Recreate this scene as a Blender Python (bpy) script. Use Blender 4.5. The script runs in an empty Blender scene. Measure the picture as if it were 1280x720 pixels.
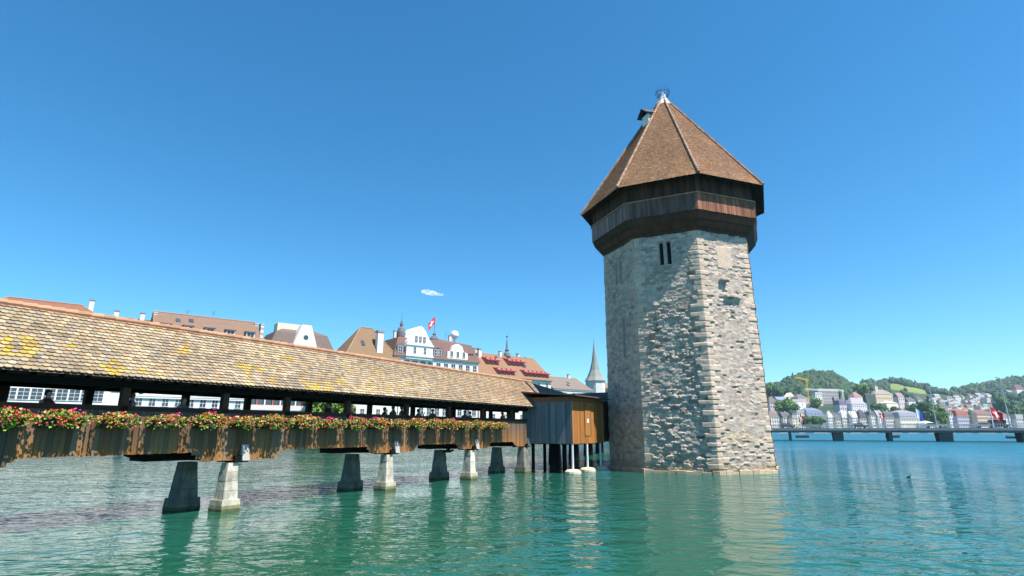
import bpy, math, random
import numpy as np
from mathutils import Matrix, Vector
R = math.radians
rng = random.Random(7)
nrg = np.random.default_rng(11)
C = bpy.context.scene.collection
sc = bpy.context.scene

# ------------------------------------------------------------------ camera, sky, sun, exposure
FPX, TH, HC = 679.87, 0.2561, 2.99          # focal length in px of a 1280 wide frame, pitch, eye height over the water
cd = bpy.data.cameras.new('camera'); cam = bpy.data.objects.new('camera', cd); C.objects.link(cam)
cd.sensor_width = 36; cd.lens = FPX / 1280 * 36; cd.clip_end = 20000; cd.clip_start = .1
cam.location = (0, 0, HC); cam.rotation_euler = (math.pi / 2 + TH, 0, 0); sc.camera = cam
SUN_PHI, SUN_EL = R(52.5), R(62)
sunv = Vector((math.sin(SUN_PHI) * math.cos(SUN_EL), -math.cos(SUN_PHI) * math.cos(SUN_EL), math.sin(SUN_EL)))
w = bpy.data.worlds.new('World'); sc.world = w; w.use_nodes = True
nt = w.node_tree; bgn = nt.nodes['Background']
sky = nt.nodes.new('ShaderNodeTexSky'); sky.sky_type = 'NISHITA'; sky.sun_disc = False
sky.sun_elevation = SUN_EL; sky.sun_rotation = math.atan2(sunv.x, sunv.y)
sky.altitude = 400; sky.air_density = 1.0; sky.dust_density = 0.0; sky.ozone_density = 4.0
hs = nt.nodes.new('ShaderNodeHueSaturation'); hs.inputs['Saturation'].default_value = 1.27; hs.inputs['Hue'].default_value = .49
tn = nt.nodes.new('ShaderNodeMix'); tn.data_type = 'RGBA'; tn.blend_type = 'MULTIPLY'; tn.inputs[0].default_value = 1; tn.inputs[7].default_value = (.80, 1.10, 1.18, 1)
nt.links.new(sky.outputs[0], hs.inputs['Color']); nt.links.new(hs.outputs[0], tn.inputs[6]); nt.links.new(tn.outputs[2], bgn.inputs[0])
bgn.inputs[1].default_value = 0.083
sd = bpy.data.lights.new('sun', 'SUN'); sd.energy = 5.0; sd.angle = R(.5); sd.color = (1, .95, .86)
sun = bpy.data.objects.new('sun', sd); C.objects.link(sun)
sun.rotation_euler = (-sunv).to_track_quat('-Z', 'Y').to_euler(); sun.location = sunv * 100
sc.view_settings.view_transform = 'Standard'; sc.view_settings.look = 'None'
sc.view_settings.exposure = 1.0; sc.view_settings.gamma = 1
sc.view_settings.use_curve_mapping = False
sc.cycles.use_denoising = True
sc.cycles.max_bounces = 6; sc.cycles.volume_bounces = 3; sc.cycles.sample_clamp_direct = 12; sc.cycles.sample_clamp_indirect = 5

# ------------------------------------------------------------------ helpers
CT, ST = math.cos(TH), math.sin(TH)
def ray(x, y):
    dx = (x - 640) / FPX; dy = (360 - y) / FPX
    return dx, CT - dy * ST, ST + dy * CT
def at(x, y, Y):                       # a world point on a sight line at distance Y
    r = ray(x, y); t = Y / r[1]
    return Vector((r[0] * t, Y, r[2] * t + HC))
def tag(o, label, cat, group=None, kind=None):
    if label: o['label'] = label
    if cat: o['category'] = cat
    if group: o['group'] = group
    if kind: o['kind'] = kind
    return o
def thing(name, label, cat, loc=(0, 0, 0), rz=0, group=None):
    o = bpy.data.objects.new(name, None); C.objects.link(o)
    o.location = loc; o.rotation_euler = (0, 0, rz); o.empty_display_size = .3
    return tag(o, label, cat, group)
def link_copy(o, parent=None):
    c = o.copy(); C.objects.link(c)
    if parent: c.parent = parent
    return c
KIDS = {}
def dup(root, loc=None, rz=None, label=None, group=None, scale=None):
    def rec(o, parent):
        c = link_copy(o, parent)
        for k in KIDS.get(o.name, []):
            KIDS.setdefault(c.name, []).append(rec(k, c))
        return c
    r = rec(root, None)
    if loc is not None: r.location = loc
    if rz is not None: r.rotation_euler = (0, 0, rz)
    if label: r['label'] = label
    if group: r['group'] = group
    if scale: r.scale = scale
    return r
def link(name, me, mat, parent=None):
    o = bpy.data.objects.new(name, me); C.objects.link(o)
    if mat is not None and not me.materials: me.materials.append(mat)
    if parent is not None:
        o.parent = parent; KIDS.setdefault(parent.name, []).append(o)
    return o

class MB:
    """collects shapes; build() links them as ONE mesh object"""
    def __init__(s): s.v = []; s.f = []; s.c = []; s.T = None
    def add(s, vs, fs, col=None):
        n = len(s.v)
        if s.T is not None: vs = [tuple(s.T @ Vector(p)) for p in vs]
        s.v += [tuple(p) for p in vs]; s.f += [tuple(i + n for i in f) for f in fs]
        s.c += [col or (1, 1, 1)] * len(vs); return s
    def box(s, x0, x1, y0, y1, z0, z1, col=None):
        return s.hexa([(x0, y0, z0), (x1, y0, z0), (x1, y1, z0), (x0, y1, z0), (x0, y0, z1), (x1, y0, z1), (x1, y1, z1), (x0, y1, z1)], col)
    def hexa(s, p, col=None):
        return s.add(p, [(3, 2, 1, 0), (4, 5, 6, 7), (0, 1, 5, 4), (1, 2, 6, 5), (2, 3, 7, 6), (3, 0, 4, 7)], col)
    def beam(s, a, b, w, h, up=(0, 0, 1), col=None):
        a = Vector(a); b = Vector(b); d = (b - a).normalized(); u = Vector(up)
        x = d.cross(u)
        if x.length < 1e-4: x = d.cross(Vector((1, 0, 0)))
        x.normalize(); z = x.cross(d); x *= w / 2; z *= h / 2
        return s.hexa([a - x - z, a + x - z, b + x - z, b - x - z, a - x + z, a + x + z, b + x + z, b - x + z], col)
    def tube(s, pts, rad, n=8, col=None, cap=True):
        pts = [Vector(p) for p in pts]; rs = rad if isinstance(rad, (list, tuple)) else [rad] * len(pts)
        vs = []; fs = []
        for i, p in enumerate(pts):
            d = (pts[min(i + 1, len(pts) - 1)] - pts[max(i - 1, 0)]).normalized()
            x = d.cross(Vector((0, 0, 1)) if abs(d.z) < .95 else Vector((1, 0, 0))).normalized(); y = d.cross(x)
            for k in range(n):
                a = 2 * math.pi * k / n
                vs.append(p + (x * math.cos(a) + y * math.sin(a)) * rs[i])
        for i in range(len(pts) - 1):
            for k in range(n):
                k2 = (k + 1) % n; fs.append((i * n + k, i * n + k2, (i + 1) * n + k2, (i + 1) * n + k))
        if cap: fs += [tuple(range(n))[::-1], tuple(range((len(pts) - 1) * n, len(pts) * n))]
        return s.add(vs, fs, col)
    def lathe(s, prof, cx=0, cy=0, n=16, col=None, ph=0):
        vs = []; fs = []
        for r, z in prof:
            for k in range(n):
                a = ph + 2 * math.pi * k / n; vs.append((cx + r * math.cos(a), cy + r * math.sin(a), z))
        for i in range(len(prof) - 1):
            for k in range(n):
                k2 = (k + 1) % n; fs.append((i * n + k, i * n + k2, (i + 1) * n + k2, (i + 1) * n + k))
        fs += [tuple(range(n))[::-1], tuple(range((len(prof) - 1) * n, len(prof) * n))]
        return s.add(vs, fs, col)
    def poly(s, pts2, y0, y1, col=None):        # outline in x-z, extruded along y
        n = len(pts2)
        vs = [(x, y0, z) for x, z in pts2] + [(x, y1, z) for x, z in pts2]
        fs = [tuple(range(n)), tuple(range(2 * n - 1, n - 1, -1))] + [((i + 1) % n, i, i + n, (i + 1) % n + n) for i in range(n)]
        return s.add(vs, fs, col)
    def mesh(s, name, smooth=False):
        me = bpy.data.meshes.new(name); me.from_pydata(s.v, [], s.f); me.update()
        if s.c and any(c != (1, 1, 1) for c in s.c): setcol(me, np.array(s.c, dtype=np.float32))
        if smooth: me.polygons.foreach_set('use_smooth', [True] * len(me.polygons))
        return me
    def build(s, name, mat, parent=None, smooth=False):
        return link(name, s.mesh(name, smooth), mat, parent)
def setcol(me, c):
    a = me.color_attributes.new('Col', 'FLOAT_COLOR', 'POINT')
    c4 = np.ones((len(c), 4), dtype=np.float32); c4[:, :3] = c
    a.data.foreach_set('color', c4.ravel())
def np_mesh(name, V, F, col=None, smooth=False):
    me = bpy.data.meshes.new(name); V = np.asarray(V, dtype=np.float32); F = np.asarray(F, dtype=np.int32)
    k = F.shape[1]
    me.vertices.add(len(V)); me.vertices.foreach_set('co', V.ravel())
    me.loops.add(F.size); me.loops.foreach_set('vertex_index', F.ravel())
    me.polygons.add(len(F)); me.polygons.foreach_set('loop_start', np.arange(0, F.size, k, dtype=np.int32))
    me.update(calc_edges=True); me.validate()
    if smooth: me.polygons.foreach_set('use_smooth', [True] * len(me.polygons))
    if col is not None: setcol(me, np.asarray(col, dtype=np.float32))
    return me

def M(name, col, rough=.8, var=.2, sc_=2.0, bump=0.0, bsc=None, attr=False, stretch=(1, 1, 1), spec=.3, metal=0, det=6, coords='Object', col2=None):
    m = bpy.data.materials.new(name); m.use_nodes = True
    n = m.node_tree; b = n.nodes['Principled BSDF']; L = n.links.new
    b.inputs['Roughness'].default_value = rough; b.inputs['Metallic'].default_value = metal
    b.inputs['Specular IOR Level'].default_value = spec
    tc = n.nodes.new('ShaderNodeTexCoord'); mp = n.nodes.new('ShaderNodeMapping'); mp.inputs['Scale'].default_value = stretch
    L(tc.outputs[coords], mp.inputs[0])
    no = n.nodes.new('ShaderNodeTexNoise'); no.inputs['Scale'].default_value = sc_; no.inputs['Detail'].default_value = det; no.inputs['Roughness'].default_value = .65
    L(mp.outputs[0], no.inputs['Vector'])
    rp = n.nodes.new('ShaderNodeValToRGB'); e = rp.color_ramp.elements
    e[0].position = .3; e[1].position = .7
    lo = [c * (1 - var) for c in col]; hi = [min(1, c * (1 + var)) for c in (col2 or col)]
    e[0].color = (*lo, 1); e[1].color = (*hi, 1)
    L(no.outputs[0], rp.inputs[0]); out = rp.outputs[0]
    if attr:
        at_ = n.nodes.new('ShaderNodeAttribute'); at_.attribute_name = 'Col'
        mx = n.nodes.new('ShaderNodeMix'); mx.data_type = 'RGBA'; mx.blend_type = 'MULTIPLY'; mx.inputs[0].default_value = 1
        L(out, mx.inputs[6]); L(at_.outputs[0], mx.inputs[7]); out = mx.outputs[2]
    L(out, b.inputs['Base Color'])
    if bump:
        n2 = n.nodes.new('ShaderNodeTexNoise'); n2.inputs['Scale'].default_value = bsc or sc_ * 4; n2.inputs['Detail'].default_value = 5
        L(mp.outputs[0], n2.inputs['Vector'])
        bp = n.nodes.new('ShaderNodeBump'); bp.inputs['Strength'].default_value = 1; bp.inputs['Distance'].default_value = bump
        L(n2.outputs[0], bp.inputs['Height']); L(bp.outputs[0], b.inputs['Normal'])
    return m
def vhash(*a):
    h = np.zeros(np.broadcast(*a).shape)
    for i, x in enumerate(a): h = h + np.asarray(x) * (127.1, 311.7, 74.7, 269.5)[i]
    h = np.sin(h) * 43758.5453; return h - np.floor(h)
def vnoise(x, y, s=0):
    xi = np.floor(x); yi = np.floor(y); fx = x - xi; fy = y - yi
    fx = fx * fx * (3 - 2 * fx); fy = fy * fy * (3 - 2 * fy)
    a = vhash(xi, yi, s); b = vhash(xi + 1, yi, s); c = vhash(xi, yi + 1, s); d = vhash(xi + 1, yi + 1, s)
    return (a * (1 - fx) + b * fx) * (1 - fy) + (c * (1 - fx) + d * fx) * fy
def fbm(x, y, s=0, o=4):
    t = 0; am = .5
    for i in range(o): t = t + am * vnoise(x * 2 ** i, y * 2 ** i, s + i); am *= .5
    return t
def sstep(a, b, x):
    t = np.clip((x - a) / (b - a), 0, 1); return t * t * (3 - 2 * t)
ORD = ['leftmost', 'second from the left', 'third from the left', 'fourth from the left', 'fifth from the left', 'sixth from the left', 'seventh from the left', 'eighth from the left', 'ninth from the left', 'tenth from the left', 'eleventh from the left', 'twelfth from the left', 'thirteenth from the left', 'ninth from the right', 'eighth from the right', 'seventh from the right', 'sixth from the right', 'fifth from the right', 'fourth from the right', 'third from the right', 'second from the right', 'rightmost']

# materials shared
m_stone = M('rubble_stone', (.46, .375, .315), .9, .22, 3.5, .02, 22, attr=True)
m_slit = M('dark_void', (.012, .012, .014), .9, .1)
m_darkwood = M('dark_timber', (.042, .025, .016), .85, .4, 2, .006, 20, attr=True, stretch=(1, 1, .15))
m_gallery = M('gallery_boards', (.115, .064, .042), .85, .45, 3, .006, 20, attr=True, stretch=(1, 1, .12))
m_tile = M('roof_tile', (1, 1, 1), .85, .16, 9, .006, 40, attr=True)
m_siding = M('siding_boards', (1, 1, 1), .8, .28, 5, .004, 30, attr=True, stretch=(1, 1, .1))
m_white = M('white_plaster', (.74, .72, .68), .8, .06, .6)
m_metalw = M('pale_metal', (.62, .63, .64), .45, .1, 2)
m_iron = M('iron', (.07, .11, .22), .5, .2, 4)
m_conc = M('concrete', (.40, .39, .37), .85, .18, 1.2, .006, 12, attr=True)
m_leaf = M('leaves', (.07, .14, .022), .6, .35, 6, attr=True)
m_petal = M('petals', (1, 1, 1), .6, .12, 9, attr=True)
m_trunk = M('bark', (.08, .055, .04), .9, .3, 6, .02)
m_glass = M('window_glass', (.045, .06, .085), .08, .3, .3, spec=.6)
m_frame = M('window_frame', (.7, .69, .67), .6, .05)
m_wallA = M('facade', (1, 1, 1), .85, .07, .35, attr=True)
m_roofA = M('house_roof', (1, 1, 1), .85, .2, .9, .03, 5, attr=True, stretch=(1, 1, 2.5))

# ------------------------------------------------------------------ water
def make_water():
    m = bpy.data.materials.new('river_water'); m.use_nodes = True; n = m.node_tree; L = n.links.new
    b = n.nodes['Principled BSDF']; b.inputs['Roughness'].default_value = .06; b.inputs['IOR'].default_value = 1.333
    b.inputs['Specular IOR Level'].default_value = .5
    tc = n.nodes.new('ShaderNodeTexCoord')
    n0 = n.nodes.new('ShaderNodeTexNoise'); n0.inputs['Scale'].default_value = .035; n0.inputs['Detail'].default_value = 3
    L(tc.outputs['Object'], n0.inputs['Vector'])
    rp = n.nodes.new('ShaderNodeValToRGB'); e = rp.color_ramp.elements
    e[0].position = .35; e[1].position = .68; e[0].color = (.010, .078, .042, 1); e[1].color = (.012, .088, .074, 1)
    L(n0.outputs[0], rp.inputs[0])
    sp = n.nodes.new('ShaderNodeSeparateXYZ'); L(tc.outputs['Object'], sp.inputs[0])
    m3 = n.nodes.new('ShaderNodeMapRange'); m3.interpolation_type = 'SMOOTHSTEP'
    for k_, v_ in zip(('From Min', 'From Max'), (4, 45)): m3.inputs[k_].default_value = v_
    L(sp.outputs[0], m3.inputs['Value'])
    mxc = n.nodes.new('ShaderNodeMix'); mxc.data_type = 'RGBA'; mxc.inputs[7].default_value = (.010, .10, .145, 1)      # deeper lake water to the right
    L(m3.outputs[0], mxc.inputs[0]); L(rp.outputs[0], mxc.inputs[6]); L(mxc.outputs[2], b.inputs['Base Color'])
    mr = n.nodes.new('ShaderNodeMapRange'); mr.interpolation_type = 'SMOOTHSTEP'       # the open lake to the right is choppier than the lee of the bridge
    for k_, v_ in zip(('From Min', 'From Max', 'To Min', 'To Max'), (-8, 26, .62, 2.5)): mr.inputs[k_].default_value = v_
    L(sp.outputs[0], mr.inputs['Value'])
    n4 = n.nodes.new('ShaderNodeTexNoise'); n4.inputs['Scale'].default_value = .09; n4.inputs['Detail'].default_value = 3; n4.inputs['Distortion'].default_value = 1.2
    L(tc.outputs['Object'], n4.inputs['Vector'])
    m4 = n.nodes.new('ShaderNodeMapRange')                                       # wind patches and slicks
    for k_, v_ in zip(('From Min', 'From Max', 'To Min', 'To Max'), (.35, .65, .45, 1.45)): m4.inputs[k_].default_value = v_
    L(n4.outputs[0], m4.inputs['Value'])
    mw = n.nodes.new('ShaderNodeMath'); mw.operation = 'MULTIPLY'; L(mr.outputs[0], mw.inputs[0]); L(m4.outputs[0], mw.inputs[1])
    prev = None
    for scale, dist, st, rot in ((.5, .16, (1, 1.6, 1), .45), (1.3, .085, (1, 1.7, 1), .1), (4.2, .012, (1, 1.4, 1), -.3)):
        mp = n.nodes.new('ShaderNodeMapping'); mp.inputs['Scale'].default_value = st; mp.inputs['Rotation'].default_value = (0, 0, rot)
        L(tc.outputs['Object'], mp.inputs[0])
        no = n.nodes.new('ShaderNodeTexNoise'); no.inputs['Scale'].default_value = scale; no.inputs['Detail'].default_value = 2; no.inputs['Distortion'].default_value = .5
        L(mp.outputs[0], no.inputs['Vector'])
        bp = n.nodes.new('ShaderNodeBump'); bp.inputs['Strength'].default_value = 1
        ml = n.nodes.new('ShaderNodeMath'); ml.operation = 'MULTIPLY'; ml.inputs[1].default_value = dist; L(mw.outputs[0], ml.inputs[0]); L(ml.outputs[0], bp.inputs['Distance'])
        L(no.outputs[0], bp.inputs['Height'])
        if prev: L(prev.outputs[0], bp.inputs['Normal'])
        prev = bp
    L(prev.outputs[0], b.inputs['Normal'])
    m2 = n.nodes.new('ShaderNodeMapRange'); m2.interpolation_type = 'SMOOTHSTEP'
    for k_, v_ in zip(('From Min', 'From Max', 'To Min', 'To Max'), (15, 95, .05, .34)): m2.inputs[k_].default_value = v_
    L(sp.outputs[0], m2.inputs['Value']); L(m2.outputs[0], b.inputs['Roughness'])
    mb = MB(); mb.add([(-700, -60, 0), (2600, -60, 0), (2600, 760, 0), (-700, 760, 0)], [(0, 1, 2, 3)])
    o = mb.build('water', m); o['kind'] = 'structure'
    bd = MB().add([(-3000, -900, -4), (6000, -900, -4), (6000, 6000, -4), (-3000, 6000, -4)], [(0, 1, 2, 3)]).build('ground', M('river_bed', (.12, .12, .09)), None)
    bd['kind'] = 'structure'
make_water()

# ------------------------------------------------------------------ stone tower
TX, TY, A0 = 14.603, 46.245, -0.8246
def tv(i, r, z, extra=0):
    a = A0 + i * math.pi / 4 + extra
    return Vector((r * math.sin(a), -r * math.cos(a), z))
tower = thing('stone_tower', 'octagonal rubble stone tower with dark timber gallery and pointed brown roof standing in water', 'tower', (TX, TY, 0))
def stone_disp(x, z, sd, cw, ch, amp, warp=.12):
    x = x + warp * (fbm(x * 1.7, z * 1.7, sd) - .5) * 2; z = z + warp * (fbm(x * 1.5 + 9, z * 1.5, sd + 5) - .5) * 1.6
    r0 = np.floor(z / ch)
    best = np.full(x.shape, 9.); sec = np.full(x.shape, 9.); idh = np.zeros(x.shape)
    for dr in (-1, 0, 1):
        r = r0 + dr; off = vhash(r, sd) * cw
        c0 = np.floor((x + off) / cw)
        for dc in (-1, 0, 1):
            c = c0 + dc
            px = (c + .5 + (vhash(c, r, sd) - .5) * .75) * cw - off
            pz = (r + .5 + (vhash(c, r, sd + 3) - .5) * .6) * ch
            d = np.hypot((x - px) / cw, (z - pz) / ch)
            idn = vhash(c, r, sd + 8)
            m1 = d < best
            sec = np.where(m1, best, np.minimum(sec, d)); idh = np.where(m1, idn, idh); best = np.where(m1, d, best)
    edge = sstep(.015, .13, sec - best)
    return edge, idh
def tower_face(i, style):
    Rb, Rt, z0, z1 = 6.62, 6.36, -.7, 18.75
    W = 2 * 6.5 * math.sin(math.pi / 8)
    nx, nz = (110, 420) if style else (24, 40)
    t = np.linspace(0, 1, nx)[None, :].repeat(nz, 0); zz = np.linspace(z0, z1, nz)[:, None].repeat(nx, 1)
    r = Rb + (Rt - Rb) * (zz - z0) / (z1 - z0)
    a = A0 + i * math.pi / 4; b = a + math.pi / 4
    X = r * (np.sin(a) * (1 - t) + np.sin(b) * t); Y = -r * (np.cos(a) * (1 - t) + np.cos(b) * t)
    x = t * W
    am, cw, ch = {0: (.02, .8, .4), 1: (.026, .42, .2), 2: (.132, .5, .22), 3: (.052, .40, .17)}[style]
    edge, idh = stone_disp(x, zz, i * 13.7, cw, ch, am)
    big = fbm(x * .9, zz * .9, i + 40)
    am0 = am; am = am * (.35 + 1.0 * sstep(.36, .6, fbm(x * .8 + 3, zz * .6, i + 70)))     # worn and pointed patches
    rough = fbm(x * 5, zz * 8, i + 60, 4) - .47
    d = am * (edge * (.18 + .95 * idh ** 1.5) - .35) + am * .9 * (big - .5) + (am * .30 + .012) * rough * 1.3
    # missing stones
    hole = (idh < .035) & (edge > .3)
    d = np.where(hole, d - am0 * 1.1, d)
    tint = (.70 + .46 * idh) * np.where(vhash(idh * 33, 4.) < .12, .72, 1) * (.82 + .4 * fbm(x * 3, zz * 3, i + 90, 3))
    col = np.stack([tint * (1 + .08 * (vhash(idh * 91, 1.) - .5)), tint * np.ones_like(tint), tint * (1 - .12 * vhash(idh * 57, 2.) + .05)], -1)
    mort = (1 - edge)[..., None]
    col = col * (1 - mort * .35) + np.array([1.05, 1.0, .92]) * mort * .35
    # quoins at both edges, same stone on either face
    for vi, dd in ((i, x), (i + 1, W - x)):
        hh = .36; zq = zz + .09 * np.sin(zz * 1.9 + vi * 2.1); q = np.floor(zq / hh); fq = zq / hh - q
        ln = np.where((q + (1 if vi == i else 0)) % 2 == 0, .46, .85) * (.75 + .5 * vhash(q, vi + 2.))
        qd = .03 + .085 * (vhash(q, vi + 5.)) * (1 if style >= 1 else .4)
        prof = sstep(0, .07, fq) * sstep(0, .07, 1 - fq)
        qd = (qd * prof - .05) * (1 if style != 1 else .8)
        if style == 2 and vi == i + 1: qd = qd + .10
        if style == 3 and vi == i: qd = qd + .04
        k = sstep(0, .07, ln - dd)
        d = d * (1 - k) + qd * k + am0 * .2 * rough * k * np.clip(dd * 6, 0, 1)
        qc = (.92 + .26 * vhash(q, vi + 9.))[..., None] * np.array([1.05, 1.0, .93])
        col = col * (1 - k[..., None]) + qc * k[..., None]
    # slit windows, sunk for real
    slits = {-1: [(2.1, 15.9, .13, .95), (2.75, 15.9, .13, .95), (2.9, 10.3, .12, 1.6)], 0: [(2.15, 16.55, .16, .95), (2.75, 16.55, .16, .95)]}.get(i, [])
    for cx, cz, hw, hh in slits:
        k = (np.abs(x - cx) < hw) & (np.abs(zz - cz) < hh); d = np.where(k, -.5, d)
        k2 = (np.abs(x - cx) < hw + .14) & (np.abs(zz - cz) < hh + .14) & ~k; d = np.where(k2, .03, d)
        col = np.where(k2[..., None], np.array([.85, .87, .88]), col)
    if i == 1:       # smooth pale slab near the top, jutting stones
        k = (x > 1.75) & (x < 3.15) & (zz > 15.2) & (zz < 17.0); d = np.where(k, .05 + .004 * rough, d); col = np.where(k[..., None], np.array([1.18, 1.1, 1.0]), col)
        for cx, cz, w_, h_, dp in ((2.1, 14.25, .32, .13, .34), (2.35, 12.95, .3, .1, .3), (2.95, 12.95, .3, .1, .32), (3.4, 12.9, .2, .1, .25)):
            k = (np.abs(x - cx) < w_) & (np.abs(zz - cz) < h_); d = np.where(k, dp, d)
    # old render left on the wall: smoother upper part
    if i == 0:
        k = sstep(.1, .5, fbm(x * .7, zz * .45, 77) - .05 * (zz - 12.5)) ; k = 1 - k
        k = np.clip(k * sstep(10.5, 14, zz), 0, 1) * (d > -.3); d = d * (1 - .7 * k)
    # waterline growth: darker, greener foot
    wet = sstep(1.1, .1, zz + (fbm(x * 2, zz, 3) - .5) * 1.0)[..., None]
    col = col * (1 - wet * .5) + np.array([.42, .38, .2]) * wet * .5
    ye = (sstep(4, 2, zz) * sstep(.5, .7, fbm(x * .8, zz * .8, 21 + i)))[..., None]
    col = col * (1 - .35 * ye) + np.array([1.05, .95, .55]) * .35 * ye
    if i == -1: col = col * np.array([.93, .92, .92])
    nxn, nyn = math.sin((a + b) / 2), -math.cos((a + b) / 2)
    ke = np.clip(1 - np.minimum(x, W - x) / .06, 0, 1)
    va = np.where(x < W / 2, a, b)
    DX = nxn * (1 - ke) + np.sin(va) * ke; DY = nyn * (1 - ke) - np.cos(va) * ke
    V = np.stack([X + DX * d, Y + DY * d, zz], -1).reshape(-1, 3)
    idx = np.arange(nx * nz).reshape(nz, nx)
    F = np.stack([idx[:-1, :-1], idx[:-1, 1:], idx[1:, 1:], idx[1:, :-1]], -1).reshape(-1, 4)
    return V, F, col.reshape(-1, 3)
VV, FF, CC, nb = [], [], [], 0
for i, stl in ((-2, 1), (-1, 1), (0, 2), (1, 3), (2, 3), (3, 0), (4, 0), (5, 0)):
    V, F, c_ = tower_face(i, stl); VV.append(V); FF.append(F + nb); CC.append(c_); nb += len(V)
link('masonry', np_mesh('masonry', np.concatenate(VV), np.concatenate(FF), np.concatenate(CC)), m_stone, tower)
core = MB(); core.lathe([(5.7, -1), (5.7, 18.6)], 0, 0, 8, ph=-math.pi / 2 + A0); core.build('inner_core', m_slit, tower)
def ring(mb, r0, za, r1, zb, n=8, i0=0, i1=8, thick=.0, col=None, cf=None):
    for i in range(i0, i1):
        a, b, c, d = tv(i, r0, za), tv(i + 1, r0, za), tv(i + 1, r1, zb), tv(i, r1, zb)
        mb.add([a, b, c, d], [(0, 1, 2, 3)], cf(i) if cf else col)
pl = MB()
for i in range(8):
    rr = 6.78
    a, b = tv(i, rr, 0), tv(i + 1, rr, 0); N = 9
    for k in range(N):
        p = a.lerp(b, k / N); q = a.lerp(b, (k + 1) / N); h1 = .16 + rng.random() * .14
        o1 = 1 + rng.uniform(-.012, .012); g = rng.uniform(.8, 1.15)
        pl.hexa([(p * o1) + Vector((0, 0, -.7)), (q * o1) + Vector((0, 0, -.7)), q * .93 + Vector((0, 0, -.7)), p * .93 + Vector((0, 0, -.7)), p * o1 + Vector((0, 0, h1)), q * o1 + Vector((0, 0, h1)), q * .93 + Vector((0, 0, h1 + .05)), p * .93 + Vector((0, 0, h1 + .05))], (g, g * .97, g * .8))
pl.build('plinth', m_stone, tower)
# gallery
def board_ring(mb, r, za, zb, step, depth, cf):
    for i in range(8):
        a, b = tv(i, r, 0), tv(i + 1, r, 0); L_ = (b - a).length; n_ = max(1, round(L_ / step)); nm = (a + b).normalized()
        for k in range(n_):
            p = a.lerp(b, (k + .04) / n_); q = a.lerp(b, (k + .96) / n_); e = nm * rng.uniform(0, .02); ju = rng.uniform(-.02, .02)
            z0, z1 = Vector((0, 0, za + ju)), Vector((0, 0, zb))
            i_ = -nm * depth
            mb.hexa([p + e + z0, q + e + z0, q + i_ + z0, p + i_ + z0, p + e + z1, q + e + z1, q + i_ + z1, p + i_ + z1], cf(i))
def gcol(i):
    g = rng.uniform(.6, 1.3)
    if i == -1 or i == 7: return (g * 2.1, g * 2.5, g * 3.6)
    if i in (1, 2): return (g * 2.3, g * 1.7, g * 1.5)  # right-hand boards brighter and warmer: sunlight put into their colour
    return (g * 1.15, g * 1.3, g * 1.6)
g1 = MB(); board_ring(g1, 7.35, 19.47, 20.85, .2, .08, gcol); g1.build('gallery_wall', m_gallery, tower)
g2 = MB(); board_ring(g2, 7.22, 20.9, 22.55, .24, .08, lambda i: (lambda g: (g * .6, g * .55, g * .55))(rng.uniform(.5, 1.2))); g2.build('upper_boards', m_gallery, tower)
g3 = MB()
for i in range(8):
    g3.beam(tv(i, 7.42, 20.88), tv(i + 1, 7.42, 20.88), .1, .09, col=(3.2, 3, 2.8))
g3.build('gallery_rail', m_gallery, tower)
g4 = MB(); n_b = 6
for k in range(n_b):
    f0, f1 = k / n_b, (k + 1) / n_b
    ra, rb = 6.42 + (7.33 - 6.42) * f0, 6.42 + (7.33 - 6.42) * f1; za, zb = 18.42 + 1.03 * f0, 18.42 + 1.03 * f1
    for i in range(8):
        g = rng.uniform(.7, 1.3)
        a, b, c, d = tv(i, ra + .03, za), tv(i + 1, ra + .03, za), tv(i + 1, rb, zb - .015), tv(i, rb, zb - .015)
        ins = [v * .97 + Vector((0, 0, .06)) for v in (a, b, c, d)]
        g4.hexa([a, b, ins[1], ins[0], d, c, ins[2], ins[3]], (g * 1.5, g * 1.2, g * 1.05))
g4.build('gallery_soffit', m_darkwood, tower)
g5 = MB()
ring(g5, 7.1, 22.5, 8.2, 22.02, col=(.7, .6, .55))
for i in range(8):
    for k in range(7):
        p = tv(i, 8.15, 22.0).lerp(tv(i + 1, 8.15, 22.0), k / 7); q = tv(i, 6.9, 23.0).lerp(tv(i + 1, 6.9, 23.0), k / 7)
        g5.beam(p, q, .14, .16, col=(.9, .8, .7))
g5.build('rafters', m_darkwood, tower)

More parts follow.
